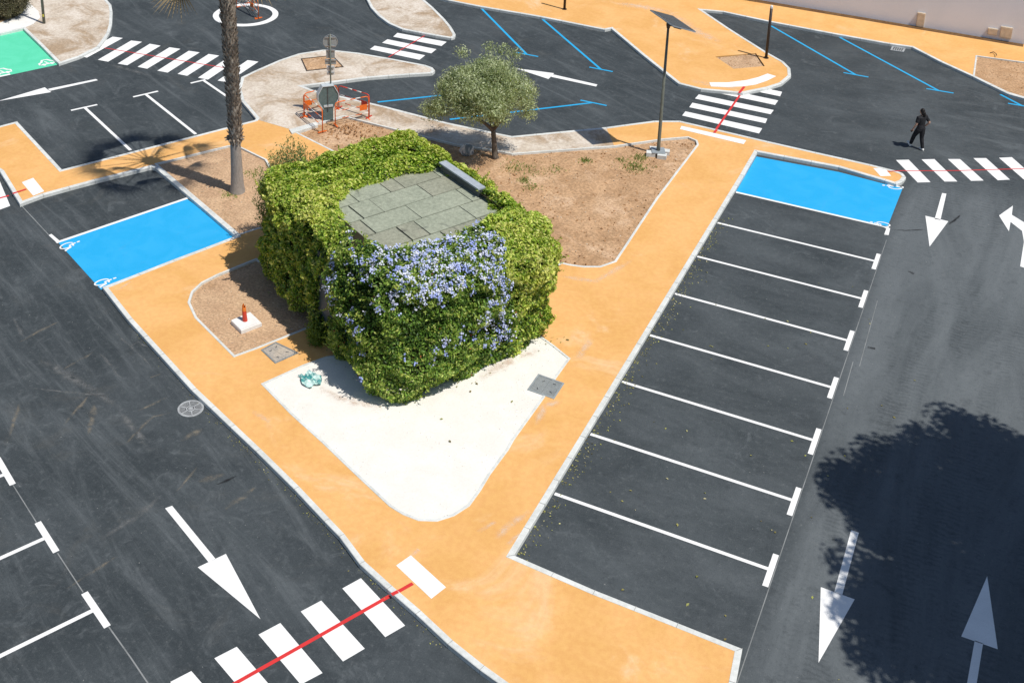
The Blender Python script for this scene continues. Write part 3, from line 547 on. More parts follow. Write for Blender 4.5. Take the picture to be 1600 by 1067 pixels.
def cover(label, quad, fill, frame, cat='access cover'):
    c = Vector((sum(q[0] for q in quad)/4, sum(q[1] for q in quad)/4)); t = thing('access_cover', label, cat, (c.x,c.y,ZP+.003))
    q = ccw([(p[0]-c.x,p[1]-c.y) for p in quad]); mb = MB(); ring_mesh(mb, q, inset(q,.05), -.05, .016, .004, 0); mb.build('frame', frame, t)
    a, b, d, e = inset(q,.055); L = lambda p, r, u: (p[0]+(r[0]-p[0])*u, p[1]+(r[1]-p[1])*u)
    for u0, u1 in ((0,.495),(.505,1)): MB().prism([L(a,b,u0),L(a,b,u1),L(e,d,u1),L(e,d,u0)], -.05, .010).build('lid', fill, t)
    for u, v in ((.25,.2),(.75,.8),(.3,.75),(.8,.25)):
        p = L(L(a,b,u), L(e,d,u), v); MB().box((p[0],p[1],.012), (.09,.03,.006), random.random()*3).build('lifting_slot', M['iron_dark'], t)
    return t
cover('square grey steel access plate at the edge of the white gravel', [(-2.114,-13.431),(-1.310,-13.479),(-1.305,-14.256),(-2.111,-14.222)], M['plate'], M['steel'])
cover('cement filled access cover in the orange paving beside the red marker bed', [(-9.560,-16.121),(-9.399,-15.598),(-8.529,-15.728),(-8.839,-16.464)], M['cover_fill'], M['plate'])
t = thing('drain_grate', 'rectangular drain grate at the kerb below the white wall', 'drain', (*(3.192,17.676),.002), R(0))
q = [(p[0]-(3.192,17.676)[0], p[1]-(3.192,17.676)[1]) for p in [(2.901,17.885),(3.508,17.899),(3.491,17.385),(2.895,17.326)]]; q = ccw(q)
MB().prism(q, None, .002).build('pit', M['iron_dark'], t); mb = MB(); ring_mesh(mb, q, inset(q,.06), 0, .02, .003, 0); mb.build('frame', M['castiron'], t)
for k in range(6):
    u = (k+.7)/6.4; a = Vector(q[0]).lerp(Vector(q[1]),u); b = Vector(q[3]).lerp(Vector(q[2]),u); strip(MB(), [a,b], .035, .016).build('bar', M['castiron'], t)

# =================================================================== WHITE WALL BUILDING
t = thing('rendered_building', 'long white rendered wall in the top right corner with beige service boxes', 'building', (3,20.98,0))
b = MB().box((4,2.6,2.5), (30,5.2,5.0)); b.build('wall', M['wall'], t); MB().box((4,2.6,5.1), (30.4,5.6,.2)).build('roof_edge', M['concrete'], t)
def wbox(u0, z0, z1, wd, d=.10):
    mb = MB(); mb.box((u0-3,-d/2,(z0+z1)/2), (wd,d,z1-z0)); f = mb.build('service_box', M['beige_box'], t)
    MB().box((u0-3,-d-.006,(z0+z1)/2), (wd-.06,.012,z1-z0-.06)).build('box_door', M['beige_box'], f)
wbox((3.743,20.711)[0], .14, .86, .36); wbox((7.019,20.979)[0], .35, .66, .42); wbox((7.614,21.025)[0], .3, .84, .52)
MB().prism([(-11,20.56),(8.45,20.58),(8.45,20.975),(-11,20.975)], None, ZP+.005).build('painted_wall_shadow', M['wall_shade'], kind='structure')  # narrow shadow at the wall foot, painted as a dark brown strip

# =================================================================== GREEN HUT (building under the hedge)
E1, E2 = Vector((.879,-.477,0)), Vector((.477,.879,0))
def W(a, b, z=0): return (a*E1.x+b*E2.x, a*E1.y+b*E2.y, z)
hz = math.atan2(E1.y, E1.x); hc = W(.1,-14.1,.1)
t = thing('utility_hut', 'small flat roofed hut wrapped in the clipped hedge, grey green roof sheets showing', 'hut', hc, hz)
L_ = lambda a, b: (a-.1, b+14.1)
HA0, HA1, HB0, HB1 = -2.75, 2.75, -16.5, -11.75
M['render'] = mottled('grey_render', (.12,.13,.13), (.09,.10,.10), 1, 10, .9, .15, .3); M['door'] = plain('blue_grey_door', (.055,.08,.10), .5)
M['felt'] = mottled('roof_felt_dark', (.04,.043,.035), (.06,.06,.05), 1.5, 10, .95, .15, .3)
M['roof_zinc'] = plain('parapet_zinc',(.36,.40,.44),.6); x0, y0 = L_(HA0,HB0); x1, y1 = L_(HA1,HB1); wb = MB()
wb.box(((x0+x1)/2,(y0+y1)/2,1.71),(x1-x0,y1-y0,3.42)).build('wall', M['render'], t); MB().box(((x0+x1)/2,(y0+y1)/2,3.47),(x1-x0+.1,y1-y0+.1,.08)).build('roof', M['felt'], t)
rf = t.children[-1]
cg = mottled('roof_sheet_green', (.33,.355,.275), (.28,.305,.235), 1.6, 9, .9, .16, .25, c3=(.15,.16,.135), obj=True); cb = mottled('roof_sheet_brown', (.30,.305,.235), (.25,.26,.20), 1.6, 9, .9, .16, .25, c3=(.12,.12,.10), obj=True)
cols = [-2.85,-1.95,-1.07,-.17,.72,1.60,2.2,2.7]
rows = {0:[-16.4,-14.9,-13.2,-11.8],1:[-16.4,-15.2,-14.1,-13.6,-12.3,-11.8],2:[-16.4,-15.6,-14.9,-13.2,-11.8],3:[-16.4,-15.75,-14.2,-12.4,-11.8],4:[-16.4,-15.1,-14.5,-12.9,-11.8],5:[-16.4,-14.2,-12.8,-11.8],6:[-16.4,-15.2,-13.2,-11.8]}
for ci in range(7):
    for k in range(len(rows[ci])-1):
        a0, a1, b0, b1 = cols[ci]+random.uniform(.008,.028), cols[ci+1]-random.uniform(.015,.035), rows[ci][k]+random.uniform(.006,.026), rows[ci][k+1]-random.uniform(.008,.026)
        p0 = L_(a0,b0); p1 = L_(a1,b1); mb = MB(); dz = random.uniform(-.006,.006)
        mb.box(((p0[0]+p1[0])/2,(p0[1]+p1[1])/2,3.53+dz),(p1[0]-p0[0],p1[1]-p0[1],.05), random.uniform(-.006,.006), rot=Matrix.Rotation(random.uniform(-.006,.006),3,'X')@Matrix.Rotation(random.uniform(-.006,.006),3,'Z'))
        mb.build('roof_sheet', cb if (ci*7+k*3) % 5 in (1,3) else cg, rf)
p0 = L_(-1.40,-12.10); p1 = L_(.62,-11.92); MB().box(((p0[0]+p1[0])/2,(p0[1]+p1[1])/2,3.63),(p1[0]-p0[0],p1[1]-p0[1],.34)).build('parapet', M['render'], rf)
MB().box(((p0[0]+p1[0])/2,(p0[1]+p1[1])/2,3.825),(p1[0]-p0[0]+.04,p1[1]-p0[1]+.08,.05)).build('parapet_cap', M['roof_zinc'], rf)
dx, dy = L_(.05,HB0); d = MB().box((dx,dy-.22,1.45),(1.15,.46,2.7)).build('door', M['door'], t); MB().box((dx+.1,dy-.465,1.3),(.03,.04,.3)).build('handle', M['steel'], d)

RNG = np.random.default_rng(40); random.seed(40)
# =================================================================== HEDGE AND PLUMBAGO
CA, CB, HA, HB, CR = -.30, -14.18, 3.96, 2.94, .95
def perim(n):
    """points on the rounded rectangle and their outward normals (hut axes)"""
    sa, sb = HA-CR, HB-CR; per = 4*sa+4*sb+2*math.pi*CR; s = RNG.random(n)*per; P = np.zeros((n,2)); N = np.zeros((n,2)); q = math.pi/2*CR
    segs = [(2*sb,(1,0),(HA,-sb),(0,1)),(q,None,(sa,sb),0),(2*sa,(0,1),(sa,HB),(-1,0)),(q,None,(-sa,sb),1),(2*sb,(-1,0),(-HA,sb),(0,-1)),(q,None,(-sa,-sb),2),(2*sa,(0,-1),(-sa,-HB),(1,0)),(q,None,(sa,-sb),3)]
    acc = 0
    for ln, nm, st, d in segs:
        m = (s >= acc) & (s < acc+ln); u = s[m]-acc
        if nm: P[m] = np.array(st)+u[:,None]*np.array(d); N[m] = nm
        else:
            a = math.pi/2*d+u/CR; N[m] = np.c_[np.cos(a),np.sin(a)]; P[m] = np.array(st)+N[m]*CR
        acc += ln
    return P, N
def toW(A): return np.c_[A[:,0]*E1.x+A[:,1]*E2.x, A[:,0]*E1.y+A[:,1]*E2.y, A[:,2]]
patch = [(-1.45,-15.35),(-1.66,-14.5),(-1.5,-13.4),(-1.32,-12.3),(-.9,-12.1),(.5,-12.0),(1.0,-12.2),(1.5,-12.65),(1.85,-13.3),(1.98,-14.5),(1.75,-15.6),(1.15,-16.3),(.4,-16.35),(-.6,-15.8)]
def side_points(n, plumb):
    P, N = perim(n); z = .02+3.88*RNG.random(n)**.95; A = np.c_[P[:,0]+CA, P[:,1]+CB, z]
    lump = .14*noise(A,.9)+.15*noise(A+5,2.0)+.12*noise(A,4.2)
    o = lump-.60*np.clip((z-3.05)/.85,0,1)**2-.25*np.clip((.8-z)/.8,0,1)
    face_b = np.clip(-N[:,1],0,1)                       # shaded door face
    pl = np.clip(np.maximum((A[:,0]-.42)/.25, 0),0,1)*face_b+(N[:,0] > .4)*(A[:,1] < -13.1+.25*noise(A,1.4))
    pl = np.clip(pl,0,1)
    o = o+np.where(pl > .5, .22*np.sin(np.clip(z/3.6,0,1)*math.pi)-.04, 0)
    gap = (face_b > .7) & (np.abs(A[:,0]+.02-.05*noise(A,3)) < .40) & (z > .9+.2*noise(A,2)) & (z < 2.55+.2*noise(A+1,3))
    low = (face_b > .7) & (A[:,0] < .05) & (z < .35+.25*noise(A,2.2))
    keep = ~gap & ~low & ((pl > .5) == plumb)
    dep = np.abs(RNG.normal(0,.11,n)); A[:,:2] += N*(o-dep)[:,None]
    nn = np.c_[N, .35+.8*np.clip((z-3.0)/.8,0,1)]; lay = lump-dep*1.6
    return A[keep], nn[keep], lay[keep], N[keep]
def top_points(n, plumb):
    A = np.c_[CA+RNG.uniform(-HA+.05,HA-.05,n), CB+RNG.uniform(-HB+.05,HB-.05,n)]
    ex = np.maximum(np.abs(A[:,0]-CA)-(HA-CR),0); ey = np.maximum(np.abs(A[:,1]-CB)-(HB-CR),0); keep = np.hypot(ex,ey) < CR-.05
    d = dist_poly(A, patch)-.12-.10*noise(A,2.2); keep &= ~inside(A, patch) & (d > 0)
    rim = np.minimum(HA-np.abs(A[:,0]-CA), HB-np.abs(A[:,1]-CB))
    lump = .10*noise(A,1.1)+.13*noise(A+5,2.2)+.11*noise(A,4.4)
    z = 3.64+.26*np.clip(d/.45,0,1)+lump-.45*np.clip((.6-rim)/.6,0,1)**2
    pl = ((A[:,1] < -15.9) & (A[:,0] > .5)) | ((A[:,0] > 1.9) & (A[:,1] < -13.2))
    keep &= (pl == plumb); dep = np.abs(RNG.normal(0,.09,n)); z = z-dep-np.where(pl,.06,0)
    g = np.c_[(A[:,0]-CA)/HA*.5, (A[:,1]-CB)/HB*.5, np.full(n,1.3)]
    return np.c_[A,z][keep], g[keep], (lump-dep*1.6)[keep]
def rotN(N): return np.c_[N[:,0]*E1.x+N[:,1]*E2.x, N[:,0]*E1.y+N[:,1]*E2.y, N[:,2]]
# dark twig core behind the leaves
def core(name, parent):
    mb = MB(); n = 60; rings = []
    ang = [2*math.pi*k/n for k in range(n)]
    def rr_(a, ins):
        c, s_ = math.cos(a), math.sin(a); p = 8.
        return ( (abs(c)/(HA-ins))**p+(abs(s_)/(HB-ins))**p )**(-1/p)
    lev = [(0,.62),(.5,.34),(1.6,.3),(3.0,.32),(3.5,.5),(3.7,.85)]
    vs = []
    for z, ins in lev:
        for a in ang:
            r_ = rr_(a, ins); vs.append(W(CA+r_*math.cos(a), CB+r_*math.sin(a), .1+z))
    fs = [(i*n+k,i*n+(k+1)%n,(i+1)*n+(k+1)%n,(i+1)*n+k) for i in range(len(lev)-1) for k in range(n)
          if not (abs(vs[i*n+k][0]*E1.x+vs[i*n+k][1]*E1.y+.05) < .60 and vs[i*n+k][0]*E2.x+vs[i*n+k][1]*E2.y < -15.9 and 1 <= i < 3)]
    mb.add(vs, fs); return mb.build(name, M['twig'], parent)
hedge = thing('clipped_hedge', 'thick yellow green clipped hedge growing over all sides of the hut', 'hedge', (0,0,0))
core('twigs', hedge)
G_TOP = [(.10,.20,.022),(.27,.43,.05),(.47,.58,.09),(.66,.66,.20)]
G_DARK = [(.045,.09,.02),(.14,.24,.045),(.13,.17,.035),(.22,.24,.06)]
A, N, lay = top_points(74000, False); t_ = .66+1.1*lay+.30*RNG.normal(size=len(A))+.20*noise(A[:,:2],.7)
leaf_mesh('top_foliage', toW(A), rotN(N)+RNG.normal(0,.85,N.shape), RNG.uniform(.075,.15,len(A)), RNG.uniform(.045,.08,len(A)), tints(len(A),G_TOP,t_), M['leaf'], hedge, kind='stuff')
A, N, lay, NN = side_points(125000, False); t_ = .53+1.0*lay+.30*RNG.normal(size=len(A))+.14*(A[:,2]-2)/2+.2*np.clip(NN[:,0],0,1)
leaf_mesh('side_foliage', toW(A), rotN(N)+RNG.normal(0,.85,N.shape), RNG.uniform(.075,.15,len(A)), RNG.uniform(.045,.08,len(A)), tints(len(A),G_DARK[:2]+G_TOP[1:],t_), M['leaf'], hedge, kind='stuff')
SH_P, SH_N = A.copy(), N.copy()
plum = thing('plumbago_shrub', 'plumbago shrub with pale blue flowers covering the front corner of the hedge', 'shrub', (0,0,0))
A1, N1, l1, NN1 = side_points(135000, True); A2, N2, l2_ = top_points(42000, True)
A = np.r_[A1,A2]; N = np.r_[N1,N2]; lay = np.r_[l1,l2_]
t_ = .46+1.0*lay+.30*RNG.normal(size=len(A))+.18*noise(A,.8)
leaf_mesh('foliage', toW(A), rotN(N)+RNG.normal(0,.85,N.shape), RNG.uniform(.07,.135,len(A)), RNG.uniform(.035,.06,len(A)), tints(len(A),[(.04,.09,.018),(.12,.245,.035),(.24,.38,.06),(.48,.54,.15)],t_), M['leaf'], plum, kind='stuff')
zz = A[:,2]; rgt = np.clip((A[:,0]-1.45)/.8,0,1)
den = np.clip((zz-2.95+.3*noise(A,1.0))/.45,0,1)*(.06+.94*rgt)*(.45+.55*(noise(A,1.5) > -.3))
den = den+.42*np.exp(-((A[:,0]-.95)/.4)**2)*(A[:,1] < -15.8)*np.clip((zz-2.1)/.5,0,1)*(noise(A,1.8) > -.1)+.03*(zz > .8)
colm = np.exp(-((A[:,1]+13.5)/.45)**2)*(A[:,0] > 3.0)*np.clip((zz-.4)/1,0,1)
den = np.clip(den+colm*.8+.3*rgt*(noise(A+2,1.6) > .45)*(zz > 1.5),0,1)*(lay > -.30)
pick = np.where(RNG.random(len(A)) < den*.050)[0]; fp = []; fn = []; ft = []
for i in pick:
    m = int(RNG.integers(7,13)); c = A[i]+N[i]/np.linalg.norm(N[i])*.075
    fp.append(c+RNG.normal(0,.045,(m,3))); fn.append(np.tile(N[i],(m,1))+RNG.normal(0,.5,(m,3))); base = np.array([(.46,.52,.88),(.60,.64,.90),(.36,.43,.85),(.72,.74,.90)][int(RNG.integers(0,4))]); ft.append(base*(1+RNG.normal(0,.08,(m,1))))
fp = np.concatenate(fp); fn = np.concatenate(fn); ft = np.clip(np.concatenate(ft),0,.9)
leaf_mesh('flowers', toW(fp), rotN(fn), .062, .056, ft, M['petal'], plum, fold=.05, kind='stuff')
def shoots(name, parent, n, pts, nrm, cols, Ls):
    P_ = []; N_ = []; T_ = []
    for i in RNG.choice(len(pts), n, replace=False):
        p = pts[i].copy(); d = nrm[i]/np.linalg.norm(nrm[i])+np.array([0,0,.5])+RNG.normal(0,.45,3); d /= np.linalg.norm(d); st = RNG.uniform(.035,.06); m = int(RNG.integers(4,8))
        for k in range(m):
            p = p+d*st*.9; d = d+RNG.normal(0,.1,3)+np.array([0,0,-.03]); d /= np.linalg.norm(d)
            for q_ in range(2): P_.append(p+RNG.normal(0,.02,3)); N_.append(RNG.normal(0,1,3)+np.array([0,0,.7])); T_.append(d+RNG.normal(0,.6,3))
    P_ = np.array(P_); leaf_mesh(name, toW(P_), rotN(np.array(N_)), RNG.uniform(Ls[0],Ls[1],len(P_)), RNG.uniform(Ls[0]*.5,Ls[1]*.5,len(P_)), tints(len(P_),cols), M['leaf'], parent, .15, rotN(np.array(T_)), kind='stuff')
shoots('shoots', hedge, 520, SH_P, SH_N, [(.16,.24,.045),(.42,.48,.07),(.66,.64,.16)], (.07,.13)); shoots('shoots', plum, 420, A, N, [(.16,.26,.04),(.30,.40,.07),(.56,.58,.16)], (.06,.11))
rd = RNG.choice(len(A), 60); leaf_mesh('red_leaves', toW(A[rd]+N[rd]*.04), rotN(N[rd]), .07, .05, tints(60,[(.30,.05,.02),(.42,.12,.05)]), M['leaf'], plum, kind='stuff')

RNG = np.random.default_rng(41); random.seed(41)
# =================================================================== OLIVE TREE
ob = (-8.735,-1.796)
t = thing('olive_tree', 'small olive tree with grey green crown on the soil beside the hedge', 'tree', (*ob,.05))
right = Vector((.899,.438,0)); back = Vector((-.438,.899,0))
def ov(r, b, z): return right*r+back*b+Vector((0,0,z))
tr = MB(); tr.tube([ov(0,0,-.1),ov(-.02,0,.12),ov(-.05,.02,.55),ov(-.10,0,1.0),ov(-.12,.02,1.22)], [.19,.12,.10,.095,.085], 10); trunk = tr.build('trunk', M['bark'], t, True)
limbs = [([(-.12,0,1.15),(-.42,-.05,1.45),(-.85,-.05,1.75),(-1.2,.1,2.3),(-1.5,.05,2.8)],.075), ([(-.12,0,1.15),(-.25,.1,1.6),(-.5,.2,2.3),(-.6,.2,3.2)],.07), ([(-.1,0,1.2),(.05,.1,1.6),(.2,-.1,2.3),(.1,0,3.4)],.07), ([(-.08,0,1.2),(.2,-.2,1.7),(.65,-.2,2.3),(1.0,-.1,2.8)],.06), ([(-.25,.1,1.6),(-.3,.7,2.2),(-.3,1.1,2.8)],.05), ([(.05,.1,1.6),(-.1,-.6,2.1),(-.2,-1.0,2.6)],.05)]
for pth, r0 in limbs:
    n_ = len(pth); MB().tube([ov(*p) for p in pth], [r0*(1-.75*i/(n_-1)) for i in range(n_)], 7).build('limb', M['bark'], t, True)
cl = []
for k in range(175):
    d = on_sphere(1)[0]; d[2] = abs(d[2])*1.15-.52; rr_ = RNG.uniform(.35,1.0)*(.90+.22*float(noise(d[None]*1.0,1.1)[0])); cl.append((np.array(ov(-.70+d[0]*1.85*rr_, d[1]*1.7*rr_, 2.88+d[2]*2.25*rr_)), RNG.uniform(.26,.52)))
for e in (ov(-1.85,.1,2.5),ov(1.15,0,2.25),ov(-1.35,0,4.3),ov(-.35,.1,4.45),ov(.15,.2,4.35),ov(.6,.1,4.2),ov(-2.0,0,3.1),ov(1.25,0,2.8),ov(-.15,-.7,1.95),ov(.1,-.9,2.2)): cl.append((np.array(e), .3))
P = []; N = []; tt = []
for c, r_ in cl:
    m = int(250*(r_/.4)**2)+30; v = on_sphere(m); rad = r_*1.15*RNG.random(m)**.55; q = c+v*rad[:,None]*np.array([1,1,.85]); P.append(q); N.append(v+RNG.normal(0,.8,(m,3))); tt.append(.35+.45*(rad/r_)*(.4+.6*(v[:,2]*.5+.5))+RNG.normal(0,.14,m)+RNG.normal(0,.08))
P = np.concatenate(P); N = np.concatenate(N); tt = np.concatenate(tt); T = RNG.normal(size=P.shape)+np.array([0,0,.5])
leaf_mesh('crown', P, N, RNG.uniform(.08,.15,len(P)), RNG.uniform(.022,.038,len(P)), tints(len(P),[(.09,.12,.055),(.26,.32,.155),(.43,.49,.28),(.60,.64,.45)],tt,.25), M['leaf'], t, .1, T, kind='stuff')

RNG = np.random.default_rng(42); random.seed(42)
# =================================================================== PALM
pb = (-15.705,-8.625)
t = thing('palm_tree', 'tall palm with a rough shaggy trunk and fan leaves reaching above the picture', 'palm', (*pb,.05))
PH = 8.95; LX, LY = .31, -.63
lean = lambda z: Vector((LX*(max(z,0)/9)**1.3, LY*(max(z,0)/9)**1.3, z))
tk = MB(); tk.tube([lean(q_[2])+Vector((q_[0],q_[1],0)) for q_ in ((0,0,-.1),(0,0,.05),(.01,0,.3),(.02,0,1.0),(.02,0,1.9),(.02,.0,2.1))], [.31,.28,.235,.205,.185,.18], 16); tk.build('smooth_trunk', M['palm_smooth'], t, True)
tk = MB(); tk.tube([lean(q_[2])+Vector((q_[0],q_[1],0)) for q_ in ((.02,0,2.0),(.02,0,2.15),(.03,0,4),(.04,0,6),(.04,0,PH))], [.17,.20,.21,.22,.24], 16); tk.build('trunk', M['palm_bark'], t, True)
bm = MB()
for k in range(840):
    z = 1.95+(PH-2.05)*((k+.5)/840); a = k*2.39996; r_ = .20+.03*(z-2)/6; d = Vector((math.cos(a),math.sin(a),0)); s_ = Vector((-d.y,d.x,0)); c = lean(z)+Vector((.03,0,0))+d*(r_-.03); ln = random.uniform(.10,.2); wd = random.uniform(.035,.075); out = random.uniform(.05,.13)
    v = [c+s_*wd, c-s_*wd, c-s_*wd*.6+d*out+Vector((0,0,ln)), c+s_*wd*.6+d*out+Vector((0,0,ln)), c+d*.035+Vector((0,0,-.03))]
    bm.add(v, [(0,3,2,1),(0,4,3),(1,2,4),(4,2,3)], int(random.random() < .3))
bk = bm.build('leaf_bases', [M['palm_bark'],plain('pale_leaf_base',(.46,.40,.33),.9,.1)], t, kind='stuff')
kn = MB()
for k in range(12):
    a = k*.55+.3; d = Vector((math.cos(a),math.sin(a),0)); kn.tube([d*.15+lean(2.12), d*.27+lean(2.2), d*.36+lean(2.17)], [.05,.04,.015], 5)
kn.build('cut_leaf_collar', M['palm_bark'], t)
def fan(seed):
    """one fan leaf: petiole along +X then a folded blade of pointed segments"""
    rg = random.Random(seed); mb = MB(); n = 22; Lp = 1.55; droop = rg.uniform(.15,.3)
    pt = lambda u: Vector((Lp*u, 0, -droop*.35*u*u)); c = pt(1)
    vs = []; fs = []
    for k in range(n):
        a0 = R(-95)+R(190)*k/n; a1 = R(-95)+R(190)*(k+.8)/n; am = (a0+a1)/2; ln = .86*(.72+.28*math.cos(am*.62))*rg.uniform(.9,1.05)
        def q(a, r_, up_=0): return c+Vector((math.cos(a)*r_, math.sin(a)*r_, up_-droop*r_*r_*1.1-.12*abs(math.sin(a))*r_))
        b = len(vs); vs += [c+Vector((0,0,0)), q(a0,ln*.45,.02), q(am,ln*.5,-.02), q(a1,ln*.45,.02), q(am,ln,-rg.uniform(0,.22))]
        fs += [(b,b+2,b+1),(b,b+3,b+2),(b+1,b+2,b+4),(b+2,b+3,b+4)]
    mb.add(vs, fs); return mb, [pt(i/4) for i in range(5)]
M['frond'] = plain('palm_frond', (.075,.11,.03), .5, .3); M['petiole'] = plain('palm_petiole', (.16,.19,.06), .5); M['dry_frond'] = plain('dry_frond', (.26,.20,.11), .8)
for k in range(21):
    mb, pet = fan(k); me = mb.mesh('frond_blade', M['frond'] if k < 18 else M['dry_frond']); el = R(64)-R(3.6)*k+R(random.uniform(-5,5))
    f = link('frond', me, t); f.location = lean(PH)+Vector((.04,0,-.02-.012*k)); f.scale = (1.2,1.2,1.2); f.rotation_euler = (random.uniform(-.25,.25), -el, k*2.39996+.4)
    MB().tube(pet, [.03,.022,.018,.015,.013], 5).build('petiole', M['petiole'], f)

RNG = np.random.default_rng(43); random.seed(43)
# =================================================================== TREE OUTSIDE THE FRAME (throws the big shadow)
bx, by = 16.75, -15.85
t = thing('broadleaf_tree', 'large leafy tree beside the right lane whose shadow covers the white arrow', 'tree', (bx,by,0))
MB().tube([(0,0,-.2),(.05,0,2),(-.1,.1,5),(0,0,8)], [.45,.36,.3,.2], 12).build('trunk', M['bark'], t, True)
for k in range(9):
    a = k*.7; MB().tube([(0,0,5+.3*k),(1.2*math.cos(a),1.2*math.sin(a),7+.3*k),(3.2*math.cos(a),3.2*math.sin(a),8.4+.35*k)], [.16,.11,.04], 7).build('limb', M['bark'], t, True)
P = []; N = []
for k in range(300):
    a = k*2.39996+RNG.uniform(-.25,.25); rad = 4.85*math.sqrt((k+.5)/300)*(1+.06*math.sin(3*a+1)+.07*math.sin(7*a)+.06*math.sin(13*a)); q = min(1, rad/5); h = 10.6+RNG.uniform(-1.5,1.9)*math.sqrt(max(.05,1-q*q))
    c = np.array((rad*math.cos(a), rad*math.sin(a), h)); r_ = RNG.uniform(.5,1.0); m = int(380*r_*r_)+70
    v = on_sphere(m); P.append(c+v*(r_*RNG.random(m)**.4)[:,None]*np.array([1,1,.6])); N.append(v+RNG.normal(0,.6,(m,3)))
P = np.concatenate(P); N = np.concatenate(N)
leaf_mesh('crown', P, N+np.array([0,0,.8]), RNG.uniform(.15,.28,len(P)), RNG.uniform(.10,.17,len(P)), tints(len(P),[(.03,.05,.015),(.07,.10,.03)]), M['leaf'], t, kind='stuff')

RNG = np.random.default_rng(44); random.seed(44)
# =================================================================== SHRUBS, WEEDS, STONES, LITTER
def wispy(label, base, spread, h, n, cols, name='loose_shrub', z0=.08, core_r=0):
    t = thing(name, label, 'shrub', (*base,z0)); mb = MB(); P = []; T = []
    for k in range(n):
        a = random.uniform(0,6.283); s_ = spread*math.sqrt(random.random()); hh = h*random.uniform(.55,1)*(1-.35*(s_/spread)**2)
        e = Vector((math.cos(a)*s_, math.sin(a)*s_, hh)); b = Vector((math.cos(a)*s_*.45, math.sin(a)*s_*.45, 0)); md = b.lerp(e,.55)+Vector((0,0,.08)); mb.tube([b,md,e],[.008,.006,.003],4)
        for u in np.linspace(.15,1,16):
            p = b.lerp(md,u*2) if u < .5 else md.lerp(e,u*2-1)
            for _ in range(9): P.append(np.array(p)+RNG.normal(0,.07,3)); T.append(np.array((e-b).normalized())+RNG.normal(0,.7,3))
    mb.build('stems', M['twig'], t); P = np.array(P); leaf_mesh('foliage', P, RNG.normal(size=P.shape)+np.array([0,0,.6]), RNG.uniform(.06,.12,len(P)), RNG.uniform(.022,.042,len(P)), tints(len(P),cols), M['leaf'], t, .1, np.array(T), kind='stuff')
wispy('loose feathery shrub at the far left corner of the clipped hedge', W(-4.75,-15.4)[:2], 1.25, 4.3, 340, [(.13,.17,.05),(.21,.26,.085),(.31,.34,.13)])
wispy('thin weedy plant between the hedge top and the dug soil', W(-1.7,-9.2)[:2], .55, 1.5, 30, [(.12,.13,.05),(.22,.20,.09)])
wispy('dry grey olive bush in the top left corner', (-35.825,0.563), 1.3, 1.3, 260, [(.07,.065,.04),(.14,.13,.075),(.24,.21,.14)], 'dry_bush', .1)
wispy('bright green sprig at the foot of the hedge beside the door', W(-.15,-17.15)[:2], .3, .75, 26, [(.12,.2,.03),(.22,.30,.05)], 'young_sprig')
MB().prism([(-40.264,-1.533),(-36.036,0.443),(-35.271,0.169),(-35.268,-0.326),(-37.450,-4.021)], None, ZC+.004).build('soil_bed', M['soil'], kind='structure')
P = []; T = []
for (u, c, s_, m) in (((-3.791,0.022),0,.5,260),((-3.896,0.866),0,.35,150),((-5.630,-0.383),0,.22,120),((-7.025,-2.952),0,.25,120),((-6.627,-3.350),0,.3,130),((-4.453,0.259),0,.25,60),((-15.757,-8.975),0,.3,110),((-16.013,-7.236),0,.35,110),((-7.868,-2.199),0,.5,160),((-7.011,-2.084),0,.6,120),((-6.377,-1.564),0,.4,60)):
    q = RNG.normal(0,s_*.5,(m,2)); P.append(np.c_[q+np.array(u), np.full(m,.085)]); T.append(np.c_[RNG.normal(0,.5,(m,2)), np.ones(m)])
P = np.concatenate(P); T = np.concatenate(T)
leaf_mesh('weeds', P, RNG.normal(size=P.shape)*np.array([1,1,.2]), RNG.uniform(.06,.16,len(P)), RNG.uniform(.02,.045,len(P)), tints(len(P),[(.16,.27,.07),(.30,.38,.12),(.46,.42,.22)]), M['leaf'], None, .1, T, kind='stuff')
def stones(name, pts, zs, smin, smax, mat):
    V = []; F = []; base = np.array([(1,0,0),(-1,0,0),(0,1,0),(0,-1,0),(0,0,1),(0,0,-1)],float); fc = [(0,2,4),(2,1,4),(1,3,4),(3,0,4),(2,0,5),(1,2,5),(3,1,5),(0,3,5)]
    for p, z in zip(pts, zs):
        s_ = smin+(smax-smin)*random.random()**3; M_ = np.array(Matrix.Rotation(random.uniform(0,6),3,(random.random(),random.random(),1)))
        v = (base*RNG.uniform(.6,1.1,(6,1))*np.array([s_,s_*.8,s_*.6]))@M_.T+np.array([p[0],p[1],z]); n0 = len(V); V += v.tolist(); F += [tuple(i+n0 for i in f) for f in fc]
    me = bpy.data.meshes.new(name); me.from_pydata(V,[],F); me.materials.append(mat); me.update(); return link(name, me, None, kind='stuff')
def scatter(poly, n):
    A = np.array(poly); q = RNG.uniform(A.min(0), A.max(0), (n*4,2)); q = q[inside(q,poly)]; return q[:n]
M['stone'] = mottled('pale_stones', (.50,.38,.26), (.62,.52,.40), 5, 30, .95, .1, .3); M['clod'] = mottled('soil_clods', (.33,.18,.085), (.42,.24,.12), 5, 30, .97, .15, .4)
q = scatter(soil_main, 1500); stones('pebbles', q, .055+.02*RNG.random(len(q)), .01, .055, M['stone']); q = scatter(soil_main, 2400); stones('soil_clods', q, np.full(len(q),.065), .012, .075, M['clod'])
q = np.r_[scatter(soil_palm,450),scatter(soil_mark,500)]; stones('pebbles', q, np.full(len(q),.078), .008, .04, M['stone'])
q = np.r_[scatter(soil_right,350),scatter(tree_pit,60),scatter(pit2,60)]; stones('soil_clods', q, np.r_[np.full(350,.085),np.full(60,.09),np.full(60,.14)][:len(q)], .015, .055, M['clod'])
